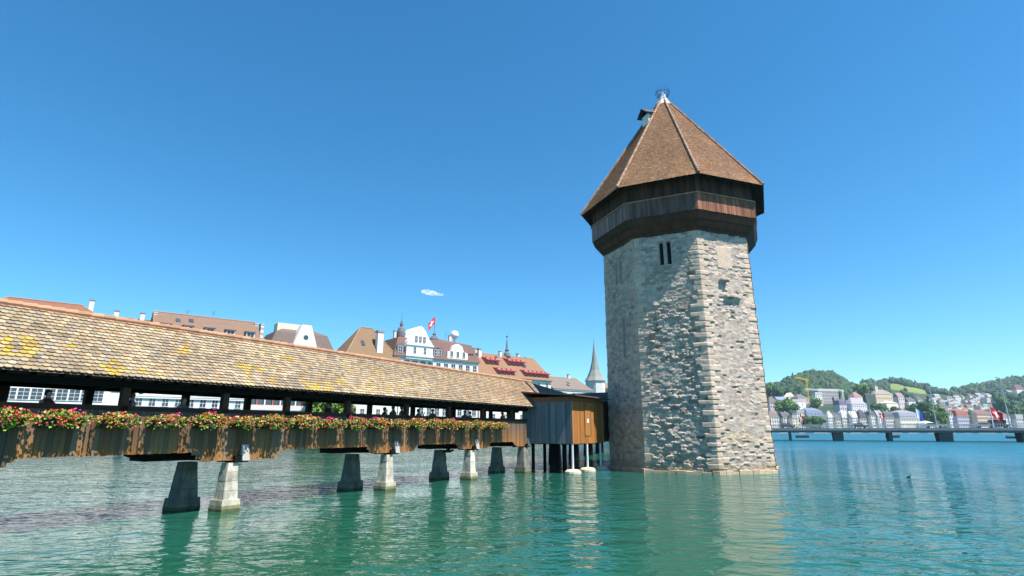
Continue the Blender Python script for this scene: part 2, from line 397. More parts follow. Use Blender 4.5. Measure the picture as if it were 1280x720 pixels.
# tiled slopes -------------------------------------------------------
def tile_field(V, F, Cc, O, U, D, N, wid_at, length, tw, tl, colf, lift=.035, rounded=True, z_jit=.012):
    O, U, D, N = (np.array(q, dtype=float) for q in (O, U, D, N))
    rows = int(length / tl)
    for r in range(rows + 1):
        d1 = length - r * tl; d0 = d1 - tl * 1.25
        if d1 <= tl * .4: break
        x0, x1 = wid_at(d1); off = (r % 2) * tw / 2
        k0 = math.floor((x0 - off) / tw)
        k = k0
        while k * tw + off < x1:
            xa, xb = max(k * tw + off, x0), min(k * tw + off + tw * .97, x1); k += 1
            if xb - xa < .03: continue
            y0, y1 = wid_at(max(d0, 0))
            xa0, xb0 = min(max(xa, y0), y1), min(max(xb, y0), y1)
            h = lift + rng.random() * z_jit; jd = rng.uniform(-.012, .012); dd = d1 + jd
            n = len(V); g = tl * .22 if rounded else 0; i = (xb - xa) * .22 if rounded else 0
            P = lambda x, y, hh: O + U * x + D * y + N * hh
            V.extend([P(xa0, max(d0, 0), 0), P(xb0, max(d0, 0), 0), P(xb, dd - g, h), P(xb - i, dd, h), P(xa + i, dd, h), P(xa, dd - g, h),
                      P(xb, dd - g, h - .03), P(xb - i, dd, h - .03), P(xa + i, dd, h - .03), P(xa, dd - g, h - .03)])
            F.extend([(n, n + 5, n + 4, n + 3, n + 2, n + 1), (n + 2, n + 3, n + 7, n + 6), (n + 3, n + 4, n + 8, n + 7), (n + 4, n + 5, n + 9, n + 8)])
            c = colf((xa + xb) / 2, dd); Cc.extend([c] * 10)
def mesh_from(name, V, F, Cc):
    me = bpy.data.meshes.new(name); me.from_pydata([tuple(v) for v in V], [], F); me.update(); setcol(me, np.array(Cc, dtype=np.float32)); return me
def tower_tile_col(x, d):
    g = rng.uniform(.72, 1.25); q = rng.random(); st = fbm(np.array(x * .8), np.array(d * .5), 5, 3)
    g *= .72 + .55 * float(st)
    if q < .12: return (.29 * g, .19 * g, .12 * g)
    if q < .22: return (.19 * g, .115 * g, .075 * g)
    return (.265 * g, .138 * g, .068 * g)
V, F, Cc = [], [], []
APX = 34.2
for i in range(8):
    a, b = tv(i, 8.24, 22.04), tv(i + 1, 8.24, 22.04); top = Vector((0, 0, APX)); mid = (a + b) / 2
    U = (b - a).normalized(); D = (mid - top); Ln = D.length; D = D / Ln; N = D.cross(U); 
    if N.z < 0: N = -N
    W = (b - a).length
    n = len(V); V.extend([np.array(a), np.array(b), np.array(top)]); F.append((n, n + 1, n + 2)); Cc.extend([(.12, .07, .04)] * 3)
    tile_field(V, F, Cc, top, U, D, N, lambda d, W=W, Ln=Ln: (-W / 2 * d / Ln, W / 2 * d / Ln), Ln, .17, .155, tower_tile_col, .025)
link('roof', mesh_from('roof', V, F, Cc), m_tile, tower)
roof_t = KIDS[tower.name][-1]
hp = MB()
for i in range(8):
    a = tv(i, 8.28, 22.08); top = Vector((0, 0, APX + .05)); n_ = 46
    for k in range(n_):
        p = a.lerp(top, k / n_); q = a.lerp(top, (k + 1.12) / n_); g = rng.uniform(.7, 1.25)
        hp.tube([p + Vector((0, 0, .06)), q + Vector((0, 0, .03))], [.12, .10], 6, (.38 * g, .24 * g, .17 * g))
hp.build('hip_tiles', m_tile, roof_t)
capm = MB(); capm.lathe([(.80, APX - 1.1), (.74, APX - .95), (.3, APX - .1), (.26, APX + .25), (.12, APX + .4)], 0, 0, 8, ph=-math.pi / 2 + A0)
capm.build('roof_cap', m_metalw, tower)
nest = MB()
for zz_, rr in ((APX + .05, .50), (APX + .42, .64)):
    nest.tube([(rr * math.cos(t * math.pi / 10), rr * math.sin(t * math.pi / 10), zz_) for t in range(21)], .035, 5)
for t in range(12):
    a = t * math.pi / 6; nest.tube([(.3 * math.cos(a), .3 * math.sin(a), APX + .05), (.50 * math.cos(a), .50 * math.sin(a), APX + .05), (.65 * math.cos(a), .65 * math.sin(a), APX + .45), (.6 * math.cos(a + .1), .6 * math.sin(a + .1), APX + .78)], .025, 4)
nest.build('crown_basket', m_iron, tower)
# dormer on the left slope
fa = A0 - math.pi / 8; ex = Vector((math.sin(fa), -math.cos(fa), 0)); ey = Vector((-ex.y, ex.x, 0))
dT = Matrix(((ex.x, ey.x, 0, 0), (ex.y, ey.y, 0, 0), (0, 0, 1, 0), (0, 0, 0, 1)))
dz = MB(); dz.T = dT; dz.hexa([(.1, -.5, 30.1), (2.2, -.5, 30.1), (2.2, .5, 30.1), (.1, .5, 30.1), (.1, -.5, 31.7), (2.2, -.5, 31.7), (2.2, .5, 31.7), (.1, .5, 31.7)])
dorm = dz.build('dormer', m_white, roof_t)
dr = MB(); dr.T = dT
for sgn in (-1, 1):
    dr.hexa([(-.2, 0, 32.5), (2.6, 0, 32.25), (2.6, sgn * .7, 31.55), (-.2, sgn * .7, 31.8), (-.2, 0, 32.6), (2.6, 0, 32.35), (2.6, sgn * .75, 31.65), (-.2, sgn * .75, 31.9)])
dr.build('dormer_roof', M('slate', (.05, .05, .06), .6, .3, 3), tower)
dw = MB(); dw.T = dT; dw.add([(2.21, -.5, 31.7), (2.21, .5, 31.7), (2.21, 0, 32.25), (.3, -.5, 31.7), (.3, .5, 31.7), (.3, 0, 32.3)], [(0, 1, 2), (3, 5, 4), (0, 2, 5, 3), (1, 4, 5, 2), (0, 3, 4, 1)])
dw.build('dormer_gable', m_darkwood, tower)
# near-black panels set deep in the slits
for i, sl in ((-1, [(2.1, 15.9, .13, .95), (2.75, 15.9, .13, .95), (2.9, 10.3, .12, 1.6)]), (0, [(2.15, 16.55, .16, .95), (2.75, 16.55, .16, .95)])):
    for cx, cz, hw, hh in sl:
        t0 = (cx - hw) / 4.975; t1 = (cx + hw) / 4.975; s_ = MB()
        rr = 6.42 - .38 / math.cos(math.pi / 8)
        for zz_ in (0,):
            a, b = tv(i, rr, 0), tv(i + 1, rr, 0); p, q = a.lerp(b, t0), a.lerp(b, t1); nn = (a + b).normalized() * .08
            zl, zh = Vector((0, 0, cz - hh)), Vector((0, 0, cz + hh))
            s_.hexa([p + zl, q + zl, q - nn + zl, p - nn + zl, p + zh, q + zh, q - nn + zh, p - nn + zh])
        s_.build('window', m_slit, tower)

# ------------------------------------------------------------------ covered bridge; local x along the bridge, local y away from us
BAZ = R(31.2); BU = Vector((math.sin(BAZ), math.cos(BAZ), 0)); BN = Vector((BU.y, -BU.x, 0))
BP = Vector((-11.019, 22.295, 0)); BRZ = math.atan2(BU.y, BU.x)
def bw(s, off, z): return BP + BU * s + BN * off + Vector((0, 0, z))
def on_bridge(px, py, off):
    """where the sight line of a photo pixel meets the bridge's lengthwise plane"""
    r = ray(px, py); p0 = BP + BN * off
    det = r[0] * -BU.y + BU.x * r[1]
    t = (p0.x * -BU.y + BU.x * p0.y) / det; s_ = (r[0] * p0.y - r[1] * p0.x) / det
    return s_ * 1.0, r[2] * t + HC
bridge = thing('covered_bridge', 'long roofed wooden footbridge with mossy tan tiled roof crossing the river on stone piers', 'bridge', BP, BRZ)
S0, S1, WID = -18.0, 26.4, 2.7
PIERS = [-17.2, -8.6, .35, 9.05, 16.5, 23.3]
# roof
RZ, EZ, EO = 6.86, 4.70, .7
V, F, Cc = [], [], []
pitch = math.atan2(RZ - EZ, WID / 2 + EO); SL = math.hypot(RZ - EZ, WID / 2 + EO)
lich = [(on_bridge(x, y, 0.0)[0], y, r_) for x, y, r_ in ((143, 457, .3), (148, 464, .34), (305, 458, .35), (309, 467, .25), (324, 465, .22), (360, 450, .28), (341, 460, .18), (345, 478, .25), (390, 487, .5), (402, 487, .4), (412, 484, .25), (412, 480, .2), (483, 487, .3), (465, 478, .2), (38, 433, .35), (20, 425, .3), (12, 437, .3), (85, 434, .18), (40, 447, .2), (10, 447, .25), (233, 438, .18), (470, 465, .2), (425, 478, .3), (175, 467, .15), (230, 441, .2), (448, 460, .2))]
def slope_sd(px, py):          # photo pixel to (s, d) on the near slope
    r = Vector(ray(px, py)); o = Vector((0, 0, HC)); nrm = (BN * math.sin(pitch) + Vector((0, 0, math.cos(pitch)))); p0 = bw(0, -WID / 2, RZ)
    t = (p0 - o).dot(nrm) / r.dot(nrm); q = o + r * t - p0; dd = BN * math.cos(pitch) - Vector((0, 0, math.sin(pitch)))
    return q.dot(BU), q.dot(dd)
LP = [(*slope_sd(x, y), r_) for (_, y, r_), x in zip(lich, (143, 148, 305, 309, 324, 360, 341, 345, 390, 402, 412, 412, 483, 465, 38, 20, 12, 85, 40, 10, 233, 470, 425, 175, 230, 448))]
def bridge_tile_col(x, d):
    g = rng.uniform(.72, 1.22); q = rng.random()
    gr = float(fbm(np.array(x * .5), np.array(d * 1.1), 15, 3)); warm = min(1, max(0, (x - 8) / 14))
    for s_, dd, r_ in LP:
        e = math.hypot((x - s_) * .75, d - dd)
        if e < r_ * rng.uniform(.25, 1.1) and rng.random() < .8: h_ = rng.uniform(.4, 1); return (.42 * g * h_ + .36 * g * (1 - h_), .28 * g * h_ + .27 * g * (1 - h_), .03 + .15 * (1 - h_))
    if rng.random() < max(0, (gr - .52)) * 1.1 and x < 14: return (.36 * g, .28 * g, .11)
    base = np.array((.45, .345, .215)) * (1 - warm) + np.array((.43, .27, .15)) * warm
    if q < .2: base = np.array((.43, .355, .26))
    elif q < .36: base = np.array((.34, .27, .20))
    elif q < .5: base = np.array((.42, .285, .17))
    if d < .25: base = np.array((.42, .24, .15))
    return tuple(base * g * .80 * (.75 + .55 * gr))
n0_ = [np.array((S0, WID / 2, RZ - .05)), np.array((S1, WID / 2, RZ - .05)), np.array((S1, -EO, EZ - .04)), np.array((S0, -EO, EZ - .04))]
V += n0_; F.append((0, 3, 2, 1)); Cc += [(.1, .08, .06)] * 4
tile_field(V, F, Cc, (S0, WID / 2, RZ), (1, 0, 0), (0, -math.cos(pitch), -math.sin(pitch)), (0, -math.sin(pitch), math.cos(pitch)), lambda d: (0, S1 - S0), SL, .2, .165, lambda x, d: bridge_tile_col(x + S0, d), .04)
roof_b = link('roof', mesh_from('roof', V, F, Cc), m_tile, bridge)
fs = MB(); fs.add([(S0, WID / 2, RZ - .02), (S1, WID / 2, RZ - .02), (S1, WID + EO, EZ), (S0, WID + EO, EZ), (S0, WID / 2, RZ - .12), (S1, WID / 2, RZ - .12), (S1, WID + EO, EZ - .1), (S0, WID + EO, EZ - .1)], [(0, 1, 2, 3), (7, 6, 5, 4), (3, 2, 6, 7)], (.3, .2, .14))
fs.build('far_slope', m_tile, roof_b)
rc = MB(); x = S0
while x < S1:
    g = rng.uniform(.8, 1.2); rc.tube([(x, WID / 2, RZ + .02), (x + .42, WID / 2, RZ + .035)], [.10, .12], 8, (.40 * g, .22 * g, .13 * g)); x += .38
rc.build('ridge_tiles', m_tile, roof_b)
# frame
nearp = [on_bridge(px, 500, 0)[0] for px in (157, 283, 361, 437)] + [10.1, 13.9, 17.6, 21.3, 24.6]
nearp = [-17.8, -14.6, -11.2, -7.7] + nearp
farp = [on_bridge(px, 500, -WID)[0] for px in (0, 108, 230, 308, 385, 461, 515, 566, 612)] + [17.5, 21.5, 25]
for s_ in nearp:
    mb = MB(); mb.box(s_ - .12, s_ + .12, 0, .22, 2.3, 4.75, (1.5, 1.4, 1.3))  # near posts tinted lighter, as if lit; same timber as the far ones
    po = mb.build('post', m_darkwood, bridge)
for s_ in farp:
    mb = MB(); mb.box(s_ - .12, s_ + .12, WID - .22, WID, 2.3, 4.75, (.8, .8, .8)); mb.build('post', m_darkwood, bridge)  # far posts tinted darker for the shade inside the bridge
mb = MB(); mb.box(S0, S1, -.03, .25, 4.40, 4.62); mb.build('wall_plate', m_darkwood, bridge)
mb = MB(); mb.box(S0, S1, WID - .25, WID + .03, 4.40, 4.62); mb.build('wall_plate', m_darkwood, bridge)
mb = MB()
for k in range(int((S1 - S0) / .8)):
    x = S0 + .3 + k * .8
    mb.beam((x, -EO + .06, EZ - .06), (x, WID / 2, RZ - .14), .1, .14); mb.beam((x, WID + EO - .06, EZ - .12), (x, WID / 2, RZ - .2), .1, .14)
mb.build('rafters', m_darkwood, bridge)
for s_ in nearp:
    mb = MB(); mb.box(s_ - .1, s_ + .1, .2, WID - .2, 4.45, 4.66); mb.build('tie_beam', m_darkwood, bridge)
mb = MB(); mb.box(S0, S1, .05, WID - .05, 2.42, 2.56); mb.build('deck', m_darkwood, bridge)
for yy in (.0, WID - .16):
    mb = MB(); mb.box(S0, S1, yy, yy + .16, 3.62, 3.80, (1.3, 1.2, 1.1)); mb.build('rail', m_darkwood, bridge)
def bottom(s_):
    z = 2.20
    for p in PIERS:
        d = abs(s_ - p); z = min(z, 1.86 if d < 1.55 else (1.86 + (d - 1.55) * .8))
    return z
for yy, nm in ((-.06, 1), (WID + .0, 0)):
    mb = MB(); x = S0
    while x < 23.3:
        wd = rng.uniform(.13, .2); g = rng.uniform(.6, 1.35); z0 = bottom(x + wd / 2) + rng.uniform(-.015, .015); q = rng.random()
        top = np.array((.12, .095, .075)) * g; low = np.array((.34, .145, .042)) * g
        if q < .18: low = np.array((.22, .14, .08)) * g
        n = len(mb.v); jy = yy - rng.uniform(0, .015); zm = 2.62 + rng.uniform(-.25, .25)
        vs = []
        for zq in (z0, zm, 3.63):
            vs += [(x, jy, zq), (x + wd * .95, jy, zq), (x + wd * .95, jy + .06, zq), (x, jy + .06, zq)]
        fs_ = [(3, 2, 1, 0), (8, 9, 10, 11)]
        for lv in (0, 4):
            fs_ += [(lv, lv + 1, lv + 5, lv + 4), (lv + 1, lv + 2, lv + 6, lv + 5), (lv + 2, lv + 3, lv + 7, lv + 6), (lv + 3, lv, lv + 4, lv + 7)]
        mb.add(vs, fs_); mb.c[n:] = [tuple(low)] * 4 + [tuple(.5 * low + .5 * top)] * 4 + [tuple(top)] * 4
        x += wd
    mb.build('siding', m_siding, bridge)
# piers
def pier(s_, yo, big):
    """battered shaft of dressed courses on a wider stained foot"""
    zt = 1.78; lx, ly = (.30, .33) if big else (.40, .36); tx_, ty_ = (.21, .24) if big else (.27, .26); zf = .42
    tone = (1.15, 1.1, 1.0) if big else (.42, .43, .40); mb = MB(); nc = 4  # darker tone paints in the shade on far piers and by the hut
    for k in range(nc):
        f0, f1 = k / nc, (k + .965) / nc; g = rng.uniform(.85, 1.1); jx, jy = rng.uniform(-.008, .008), rng.uniform(-.008, .008)
        P = []
        for f in (f0, f1):
            hx_, hy_ = lx + (tx_ - lx) * f, ly + (ty_ - ly) * f; z = zf + (zt - zf) * f; c_ = .025
            P.append([(s_ + jx + a_ * (hx_ - (c_ if abs(b_) == 1 and q_ else 0)), yo + jy + b_ * (hy_ - (0 if q_ else c_)), z) for a_, b_, q_ in ((-1, -1, 1), (1, -1, 1), (1, -1, 0), (1, 1, 0), (1, 1, 1), (-1, 1, 1), (-1, 1, 0), (-1, -1, 0))])
        n = 8; vs = P[0] + P[1]; fs_ = [tuple(range(n))[::-1], tuple(range(n, 2 * n))] + [(i, (i + 1) % n, n + (i + 1) % n, n + i) for i in range(n)]
        mb.add(vs, fs_, tuple(t * g for t in tone))
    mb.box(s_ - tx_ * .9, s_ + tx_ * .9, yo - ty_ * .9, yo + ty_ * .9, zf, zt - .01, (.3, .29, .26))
    o = mb.build('pier', m_pier, bridge)
    f = MB()
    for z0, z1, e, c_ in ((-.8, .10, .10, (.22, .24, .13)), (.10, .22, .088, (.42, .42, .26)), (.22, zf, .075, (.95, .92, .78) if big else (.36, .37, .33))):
        for a0, a1 in ((-1, -.04), (-.02, 1)):
            f.hexa([(s_ + a0 * (lx + e), yo - ly - e, z0), (s_ + a1 * (lx + e), yo - ly - e, z0), (s_ + a1 * (lx + e), yo + ly + e, z0), (s_ + a0 * (lx + e), yo + ly + e, z0), (s_ + a0 * (lx + e - .012), yo - ly - e + .012, z1), (s_ + a1 * (lx + e - .012), yo - ly - e + .012, z1), (s_ + a1 * (lx + e - .012), yo + ly + e - .012, z1), (s_ + a0 * (lx + e - .012), yo + ly + e - .012, z1)], c_)
    f.build('footing', m_pier, o)
    return o
m_pier = M('pier_stone', (.42, .40, .36), .9, .5, 2.6, .02, 14, attr=True, stretch=(1, 1, .45))
for s_ in PIERS:
    pier(s_ - .28, .12, s_ < 20)  # near pier by the hut takes the painted shade tone
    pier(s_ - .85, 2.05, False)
    mb = MB(); mb.box(s_ - .3, s_ + .3, -.2, 1.0, 1.775, 2.02); mb.beam((s_ - 1.55, 2.6, 1.95), (s_ + .1, -.1, 1.95), .35, .2); mb.build('pier_cap', m_darkwood, bridge)
    mb = MB(); mb.box(s_ - 3.0, s_ - .9, 1.5, 2.1, 1.9, 2.15); mb.poly([(s_ - 3.6, 2.15), (s_ - 2.9, 1.88), (s_ + 1, 1.88), (s_ + 1.6, 2.15)], 1.2, 1.5); mb.build('bracket_beam', m_darkwood, bridge)
    mb = MB(); mb.hexa([(s_ - .02, -.30, 1.84), (s_ + .28, -.30, 1.84), (s_ + .28, -.085, 1.84), (s_ - .02, -.085, 1.84), (s_ - .02, -.13, 2.45), (s_ + .28, -.13, 2.45), (s_ + .28, -.085, 2.45), (s_ - .02, -.085, 2.45)], (.42, .39, .36))
    mb.build('strut_cover', m_siding, bridge)
# second leg of the bridge, bending away behind the hut
az2 = R(17.7) ; leg2 = Matrix.Translation((26.2, 0, 0)) @ Matrix.Rotation(BAZ - az2, 4, 'Z')
mb = MB(); mb.T = leg2; L2 = 46
mb.add([(-.6, WID / 2, RZ), (L2, WID / 2, RZ), (L2, -EO, EZ), (-.6, -EO, EZ), (L2, WID + EO, EZ), (-.6, WID + EO, EZ)], [(0, 3, 2, 1), (0, 1, 4, 5), (1, 2, 4)], (.13, .10, .09))  # tiles much darker than the main slope: tower shadow put into the colour
mb.build('bend_roof', m_tile, bridge)
mb = MB(); mb.T = leg2; mb.box(0, L2, 0, .1, 2.2, 3.8); mb.box(0, L2, WID - .1, WID, 2.2, 3.8); mb.box(0, L2, .1, WID - .1, 2.3, 2.5)
for k in range(13): mb.box(k * 3.6, k * 3.6 + .25, 0, .22, 3.8, 4.75); mb.box(k * 3.6, k * 3.6 + .25, WID - .22, WID, 3.8, 4.75)
mb.build('bend_frame', m_darkwood, bridge)
for k in range(1, 5):
    mb = MB(); mb.T = leg2; mb.hexa([(k * 9 - .4, .7, -.8), (k * 9 + .4, .7, -.8), (k * 9 + .4, 1.9, -.8), (k * 9 - .4, 1.9, -.8), (k * 9 - .3, .85, 2.2), (k * 9 + .3, .85, 2.2), (k * 9 + .3, 1.75, 2.2), (k * 9 - .3, 1.75, 2.2)], (1, 1, 1)); mb.build('pier', m_conc, bridge)

# ------------------------------------------------------------------ hut between bridge and tower
hut = thing('wooden_hut', 'weathered plank hut on stilts with an orange boarded side, built against the stone tower', 'hut', BP, BRZ)
HS0, HS1, HO = 23.6, 29.6, 3.7
m_hut = M('hut_boards', (1, 1, 1), .8, .3, 5, .004, 30, attr=True, stretch=(1, 1, .08))
def boards(mb, a, b, z0, z1, step, nrm, cf, jz=.02):
    a = Vector(a); b = Vector(b); L_ = (b - a).length; n_ = round(L_ / step); nrm = Vector(nrm)
    for k in range(n_):
        p = a.lerp(b, (k + .03) / n_); q = a.lerp(b, (k + .97) / n_); e = nrm * rng.uniform(0, .012); i_ = -nrm * .06; zz0 = Vector((0, 0, z0 + rng.uniform(-jz, jz))); zz1 = Vector((0, 0, z1))
        mb.hexa([p + e + zz0, q + e + zz0, q + i_ + zz0, p + i_ + zz0, p + e + zz1, q + e + zz1, q + i_ + zz1, p + i_ + zz1], cf())
def greyc(): g = rng.uniform(.65, 1.25); return (.20 * g, .205 * g, .215 * g)
def orac(): g = rng.uniform(.7, 1.3); return (.42 * g, .165 * g, .04 * g)
mb = MB(); boards(mb, (HS0, .5, 0), (HS0, -HO, 0), 2.05, 5.05, .2, (-1, 0, 0), greyc); mb.build('wall', m_hut, hut)
mb = MB(); boards(mb, (HS0, -HO, 0), (HS1, -HO, 0), 2.05, 5.05, .19, (0, -1, 0), orac); fw = mb.build('wall', m_hut, hut); fw['label'] = 'orange brown boarded side wall with a door'
mb = MB(); boards(mb, (HS1, -HO, 0), (HS1, 1, 0), 2.05, 5.05, .2, (1, 0, 0), greyc); mb.build('wall', m_hut, hut)
mb = MB(); mb.box(HS0 - .02, HS0 + .07, -HO + .05, .5, 5.05, 5.4, (.24, .11, .06)); mb.box(HS0 - .02, HS1, -HO - .03, -HO + .05, 5.05, 5.4, (.22, .1, .05)); mb.build('fascia', m_hut, hut)
mb = MB(); mb.box(HS0 + .1, HS1 - .1, -HO + .1, 1.1, 2.0, 2.1); mb.box(HS0 + .1, HS1 - .1, -HO + .07, -HO + .12, 2.05, 5.1); mb.box(HS0 + .07, HS0 + .12, -HO + .1, .45, 2.05, 5.1); mb.build('floor', m_darkwood, hut)
mb = MB(); mb.hexa([(HS0 - .5, -HO - .55, 5.42), (HS1 + .3, -HO - .55, 5.42), (HS1 + .3, 1.0, 5.8), (HS0 - .5, .9, 5.8), (HS0 - .5, -HO - .55, 5.52), (HS1 + .3, -HO - .55, 5.52), (HS1 + .3, 1.0, 5.9), (HS0 - .5, .9, 5.9)], (.10, .075, .065)); mb.build('roof', m_tile, hut)
dx0 = HS0 + 2.2
mb = MB(); mb.box(dx0, dx0 + 1.0, -HO - .035, -HO - .012, 2.6, 4.7, (.42, .19, .055)); mb.box(dx0 - .07, dx0, -HO - .06, -HO - .012, 2.6, 4.8, (.25, .11, .04)); mb.box(dx0 + 1.0, dx0 + 1.07, -HO - .06, -HO - .012, 2.6, 4.8, (.25, .11, .04)); door = mb.build('door', m_hut, hut)
mb = MB(); mb.box(dx0 + .35, dx0 + .68, -HO - .05, -HO - .036, 3.55, 3.85); mb.build('notice', m_white, door)
mb = MB(); boards(mb, (HS1, -HO + .5, 0), (HS1 + 4.2, -HO + .5, 0), 2.1, 5.2, .2, (0, -1, 0), lambda: (lambda g: (.09 * g, .065 * g, .05 * g))(rng.uniform(.7, 1.3))); mb.build('passage_wall', m_hut, hut)  # boards coloured dark for the tower's shadow on this wall
mb = MB(); mb.add([(34.2, 1.5, 6.35), (34.2, -HO - .4, 6.35), (31.0, -HO - .4, 5.35), (31.0, 1.5, 5.35), (36.4, -HO - .4, 5.35), (36.4, 1.5, 5.35)], [(0, 1, 2, 3), (1, 0, 5, 4), (1, 4, 2)], (.10, .075, .06)); mb.build('passage_roof', m_tile, hut)
for k, s_ in enumerate((HS0 + .1, HS0 + 2.7, HS0 + 5.3)):
    mb = MB(); mb.tube([(s_, -HO + .1, .15), (s_, -HO + .1, 2.05)], .085, 10); st = mb.build('stilt', m_metalw, hut)
    mb = MB(); mb.lathe([(.50, -.7), (.60, .05), (.58, .18), (.42, .29), (.12, .32)], s_, -HO + .1, 12, (1.35, 1.2, .95)); mb.build('footing', m_conc, st)
for s_, o_ in ((HS0 + .15, .5), (HS0 + 1.5, .4), (HS0 + 3.2, -1.4), (HS0 + 3.4, .4), (HS1 - .2, -2.2), (HS1 - .3, -.3)):
    mb = MB(); mb.tube([(s_, o_, -.8), (s_, o_, 2.05)], .13, 10); mb.build('stilt', m_darkwood, hut)
# ------------------------------------------------------------------ flower boxes hung on the near side of the bridge
def flower_meshes(seed, pink, white):
    r = random.Random(seed)
    leaf, red, pk, wh = MB(), MB(), MB(), MB()
    def blob(mb, c, sz, col, n=1):
        for _ in range(n):
            a = Vector((r.uniform(-1, 1), r.uniform(-1, 1), r.uniform(-1, 1))).normalized(); b = a.orthogonal().normalized(); q = a.cross(b)
            g = r.uniform(.7, 1.2); col_ = tuple(k * g for k in col)
            mb.add([c + b * sz, c + q * sz * .8, c - b * sz, c - q * sz * .8], [(0, 1, 2, 3)], col_)
    def spot():
        x = r.gauss(0, .37); x = max(-.74, min(.74, x)); e = 1 - (x / .82) ** 2
        y = -.31 + r.uniform(-.38, .22) * (.5 + .5 * e); z = .28 + r.uniform(-.22, .30) * (.35 + .65 * e) - (.22 if y < -.40 else 0) * r.random()
        return Vector((x, y, z))
    for _ in range(620):
        blob(leaf, spot(), r.uniform(.03, .06), (2.7, 2.2, 1.1) if r.random() < .6 else (1.2, 1.3, .9))
    for _ in range(175):
        p = spot() + Vector((0, -.07, .04)); c = r.choice([(.84, .09, .05), (.88, .26, .10), (.90, .38, .20), (.84, .10, .10), (.92, .52, .34)])
        blob(red, p, r.uniform(.028, .05), c, 3)
    if pink:
        cx = r.uniform(-.2, .3)
        for _ in range(26): blob(pk, Vector((cx + r.gauss(0, .09), -.30 + r.gauss(0, .06), .56 + r.gauss(0, .06))), .04, (.80, .03, .32), 2)
    if white:
        cx = r.uniform(-.3, .3)
        for _ in range(60): blob(wh, Vector((cx + r.gauss(0, .15), -.46 + r.gauss(0, .05), .14 + r.gauss(0, .09))), .035, (.72, .70, .66), 2)
    return [('foliage', leaf.mesh('foliage'), m_leaf), ('red_blossoms', red.mesh('red_blossoms'), m_petal)] + ([('pink_blossoms', pk.mesh('pink_blossoms'), m_petal)] if pink else []) + ([('white_blossoms', wh.mesh('white_blossoms'), m_petal)] if white else [])
kinds = [flower_meshes(100 + k, k in (1, 2, 5), k in (0, 2, 3, 4, 5)) for k in range(6)]
tub = MB(); tub.hexa([(-.5, -.40, -.06), (.5, -.40, -.06), (.5, -.07, -.06), (-.5, -.07, -.06), (-.56, -.55, .26), (.56, -.55, .26), (.56, -.06, .26), (-.56, -.06, .26)])
tubm = tub.mesh('box'); m_tub = M('planter', (.035, .03, .028), .8, .2)
tubm.materials.append(m_tub)
bx = [-10.3, -8.75, -7.3, -5.85, -4.35, -2.75, -1.25, .2, 1.5, 3.06, 4.55, 6.0, 7.55, 9.08, 10.55, 12.0, 13.45, 14.9, 16.35, 17.85, 19.25]
order = [0, 3, 4, 1, 3, 2, 5, 4, 0, 3, 5, 2, 1, 0, 4, 3, 1, 4, 0, 3, 4]
desc = ['white patch under red blossoms', 'magenta bloom above red blossoms', 'magenta and white among red', 'coral blossoms, small white trail', 'scarlet over pale trailing flowers', 'magenta tip, white trailing petals']
nb_ = len(bx)
for i, s_ in enumerate(bx):
    nm = ORD[i] if i < 13 else ORD[i + len(ORD) - nb_]
    if i < 2: nm = ['Partly hidden leftmost', 'Second from the left'][i]; 
    t = thing('flower_box', '%s flower box, %s' % (nm, desc[order[i]]), 'flower box', bw(s_, .06, 3.12), BRZ, 'flower boxes along the bridge rail')
    t.scale = (rng.choice((-1, 1)) * rng.uniform(.84, 1.06), rng.uniform(.92, 1.05), rng.uniform(.70, .92))
    link('box', tubm, None, t)
    for nme, me, mt in kinds[order[i]]: link(nme, me, mt, t)

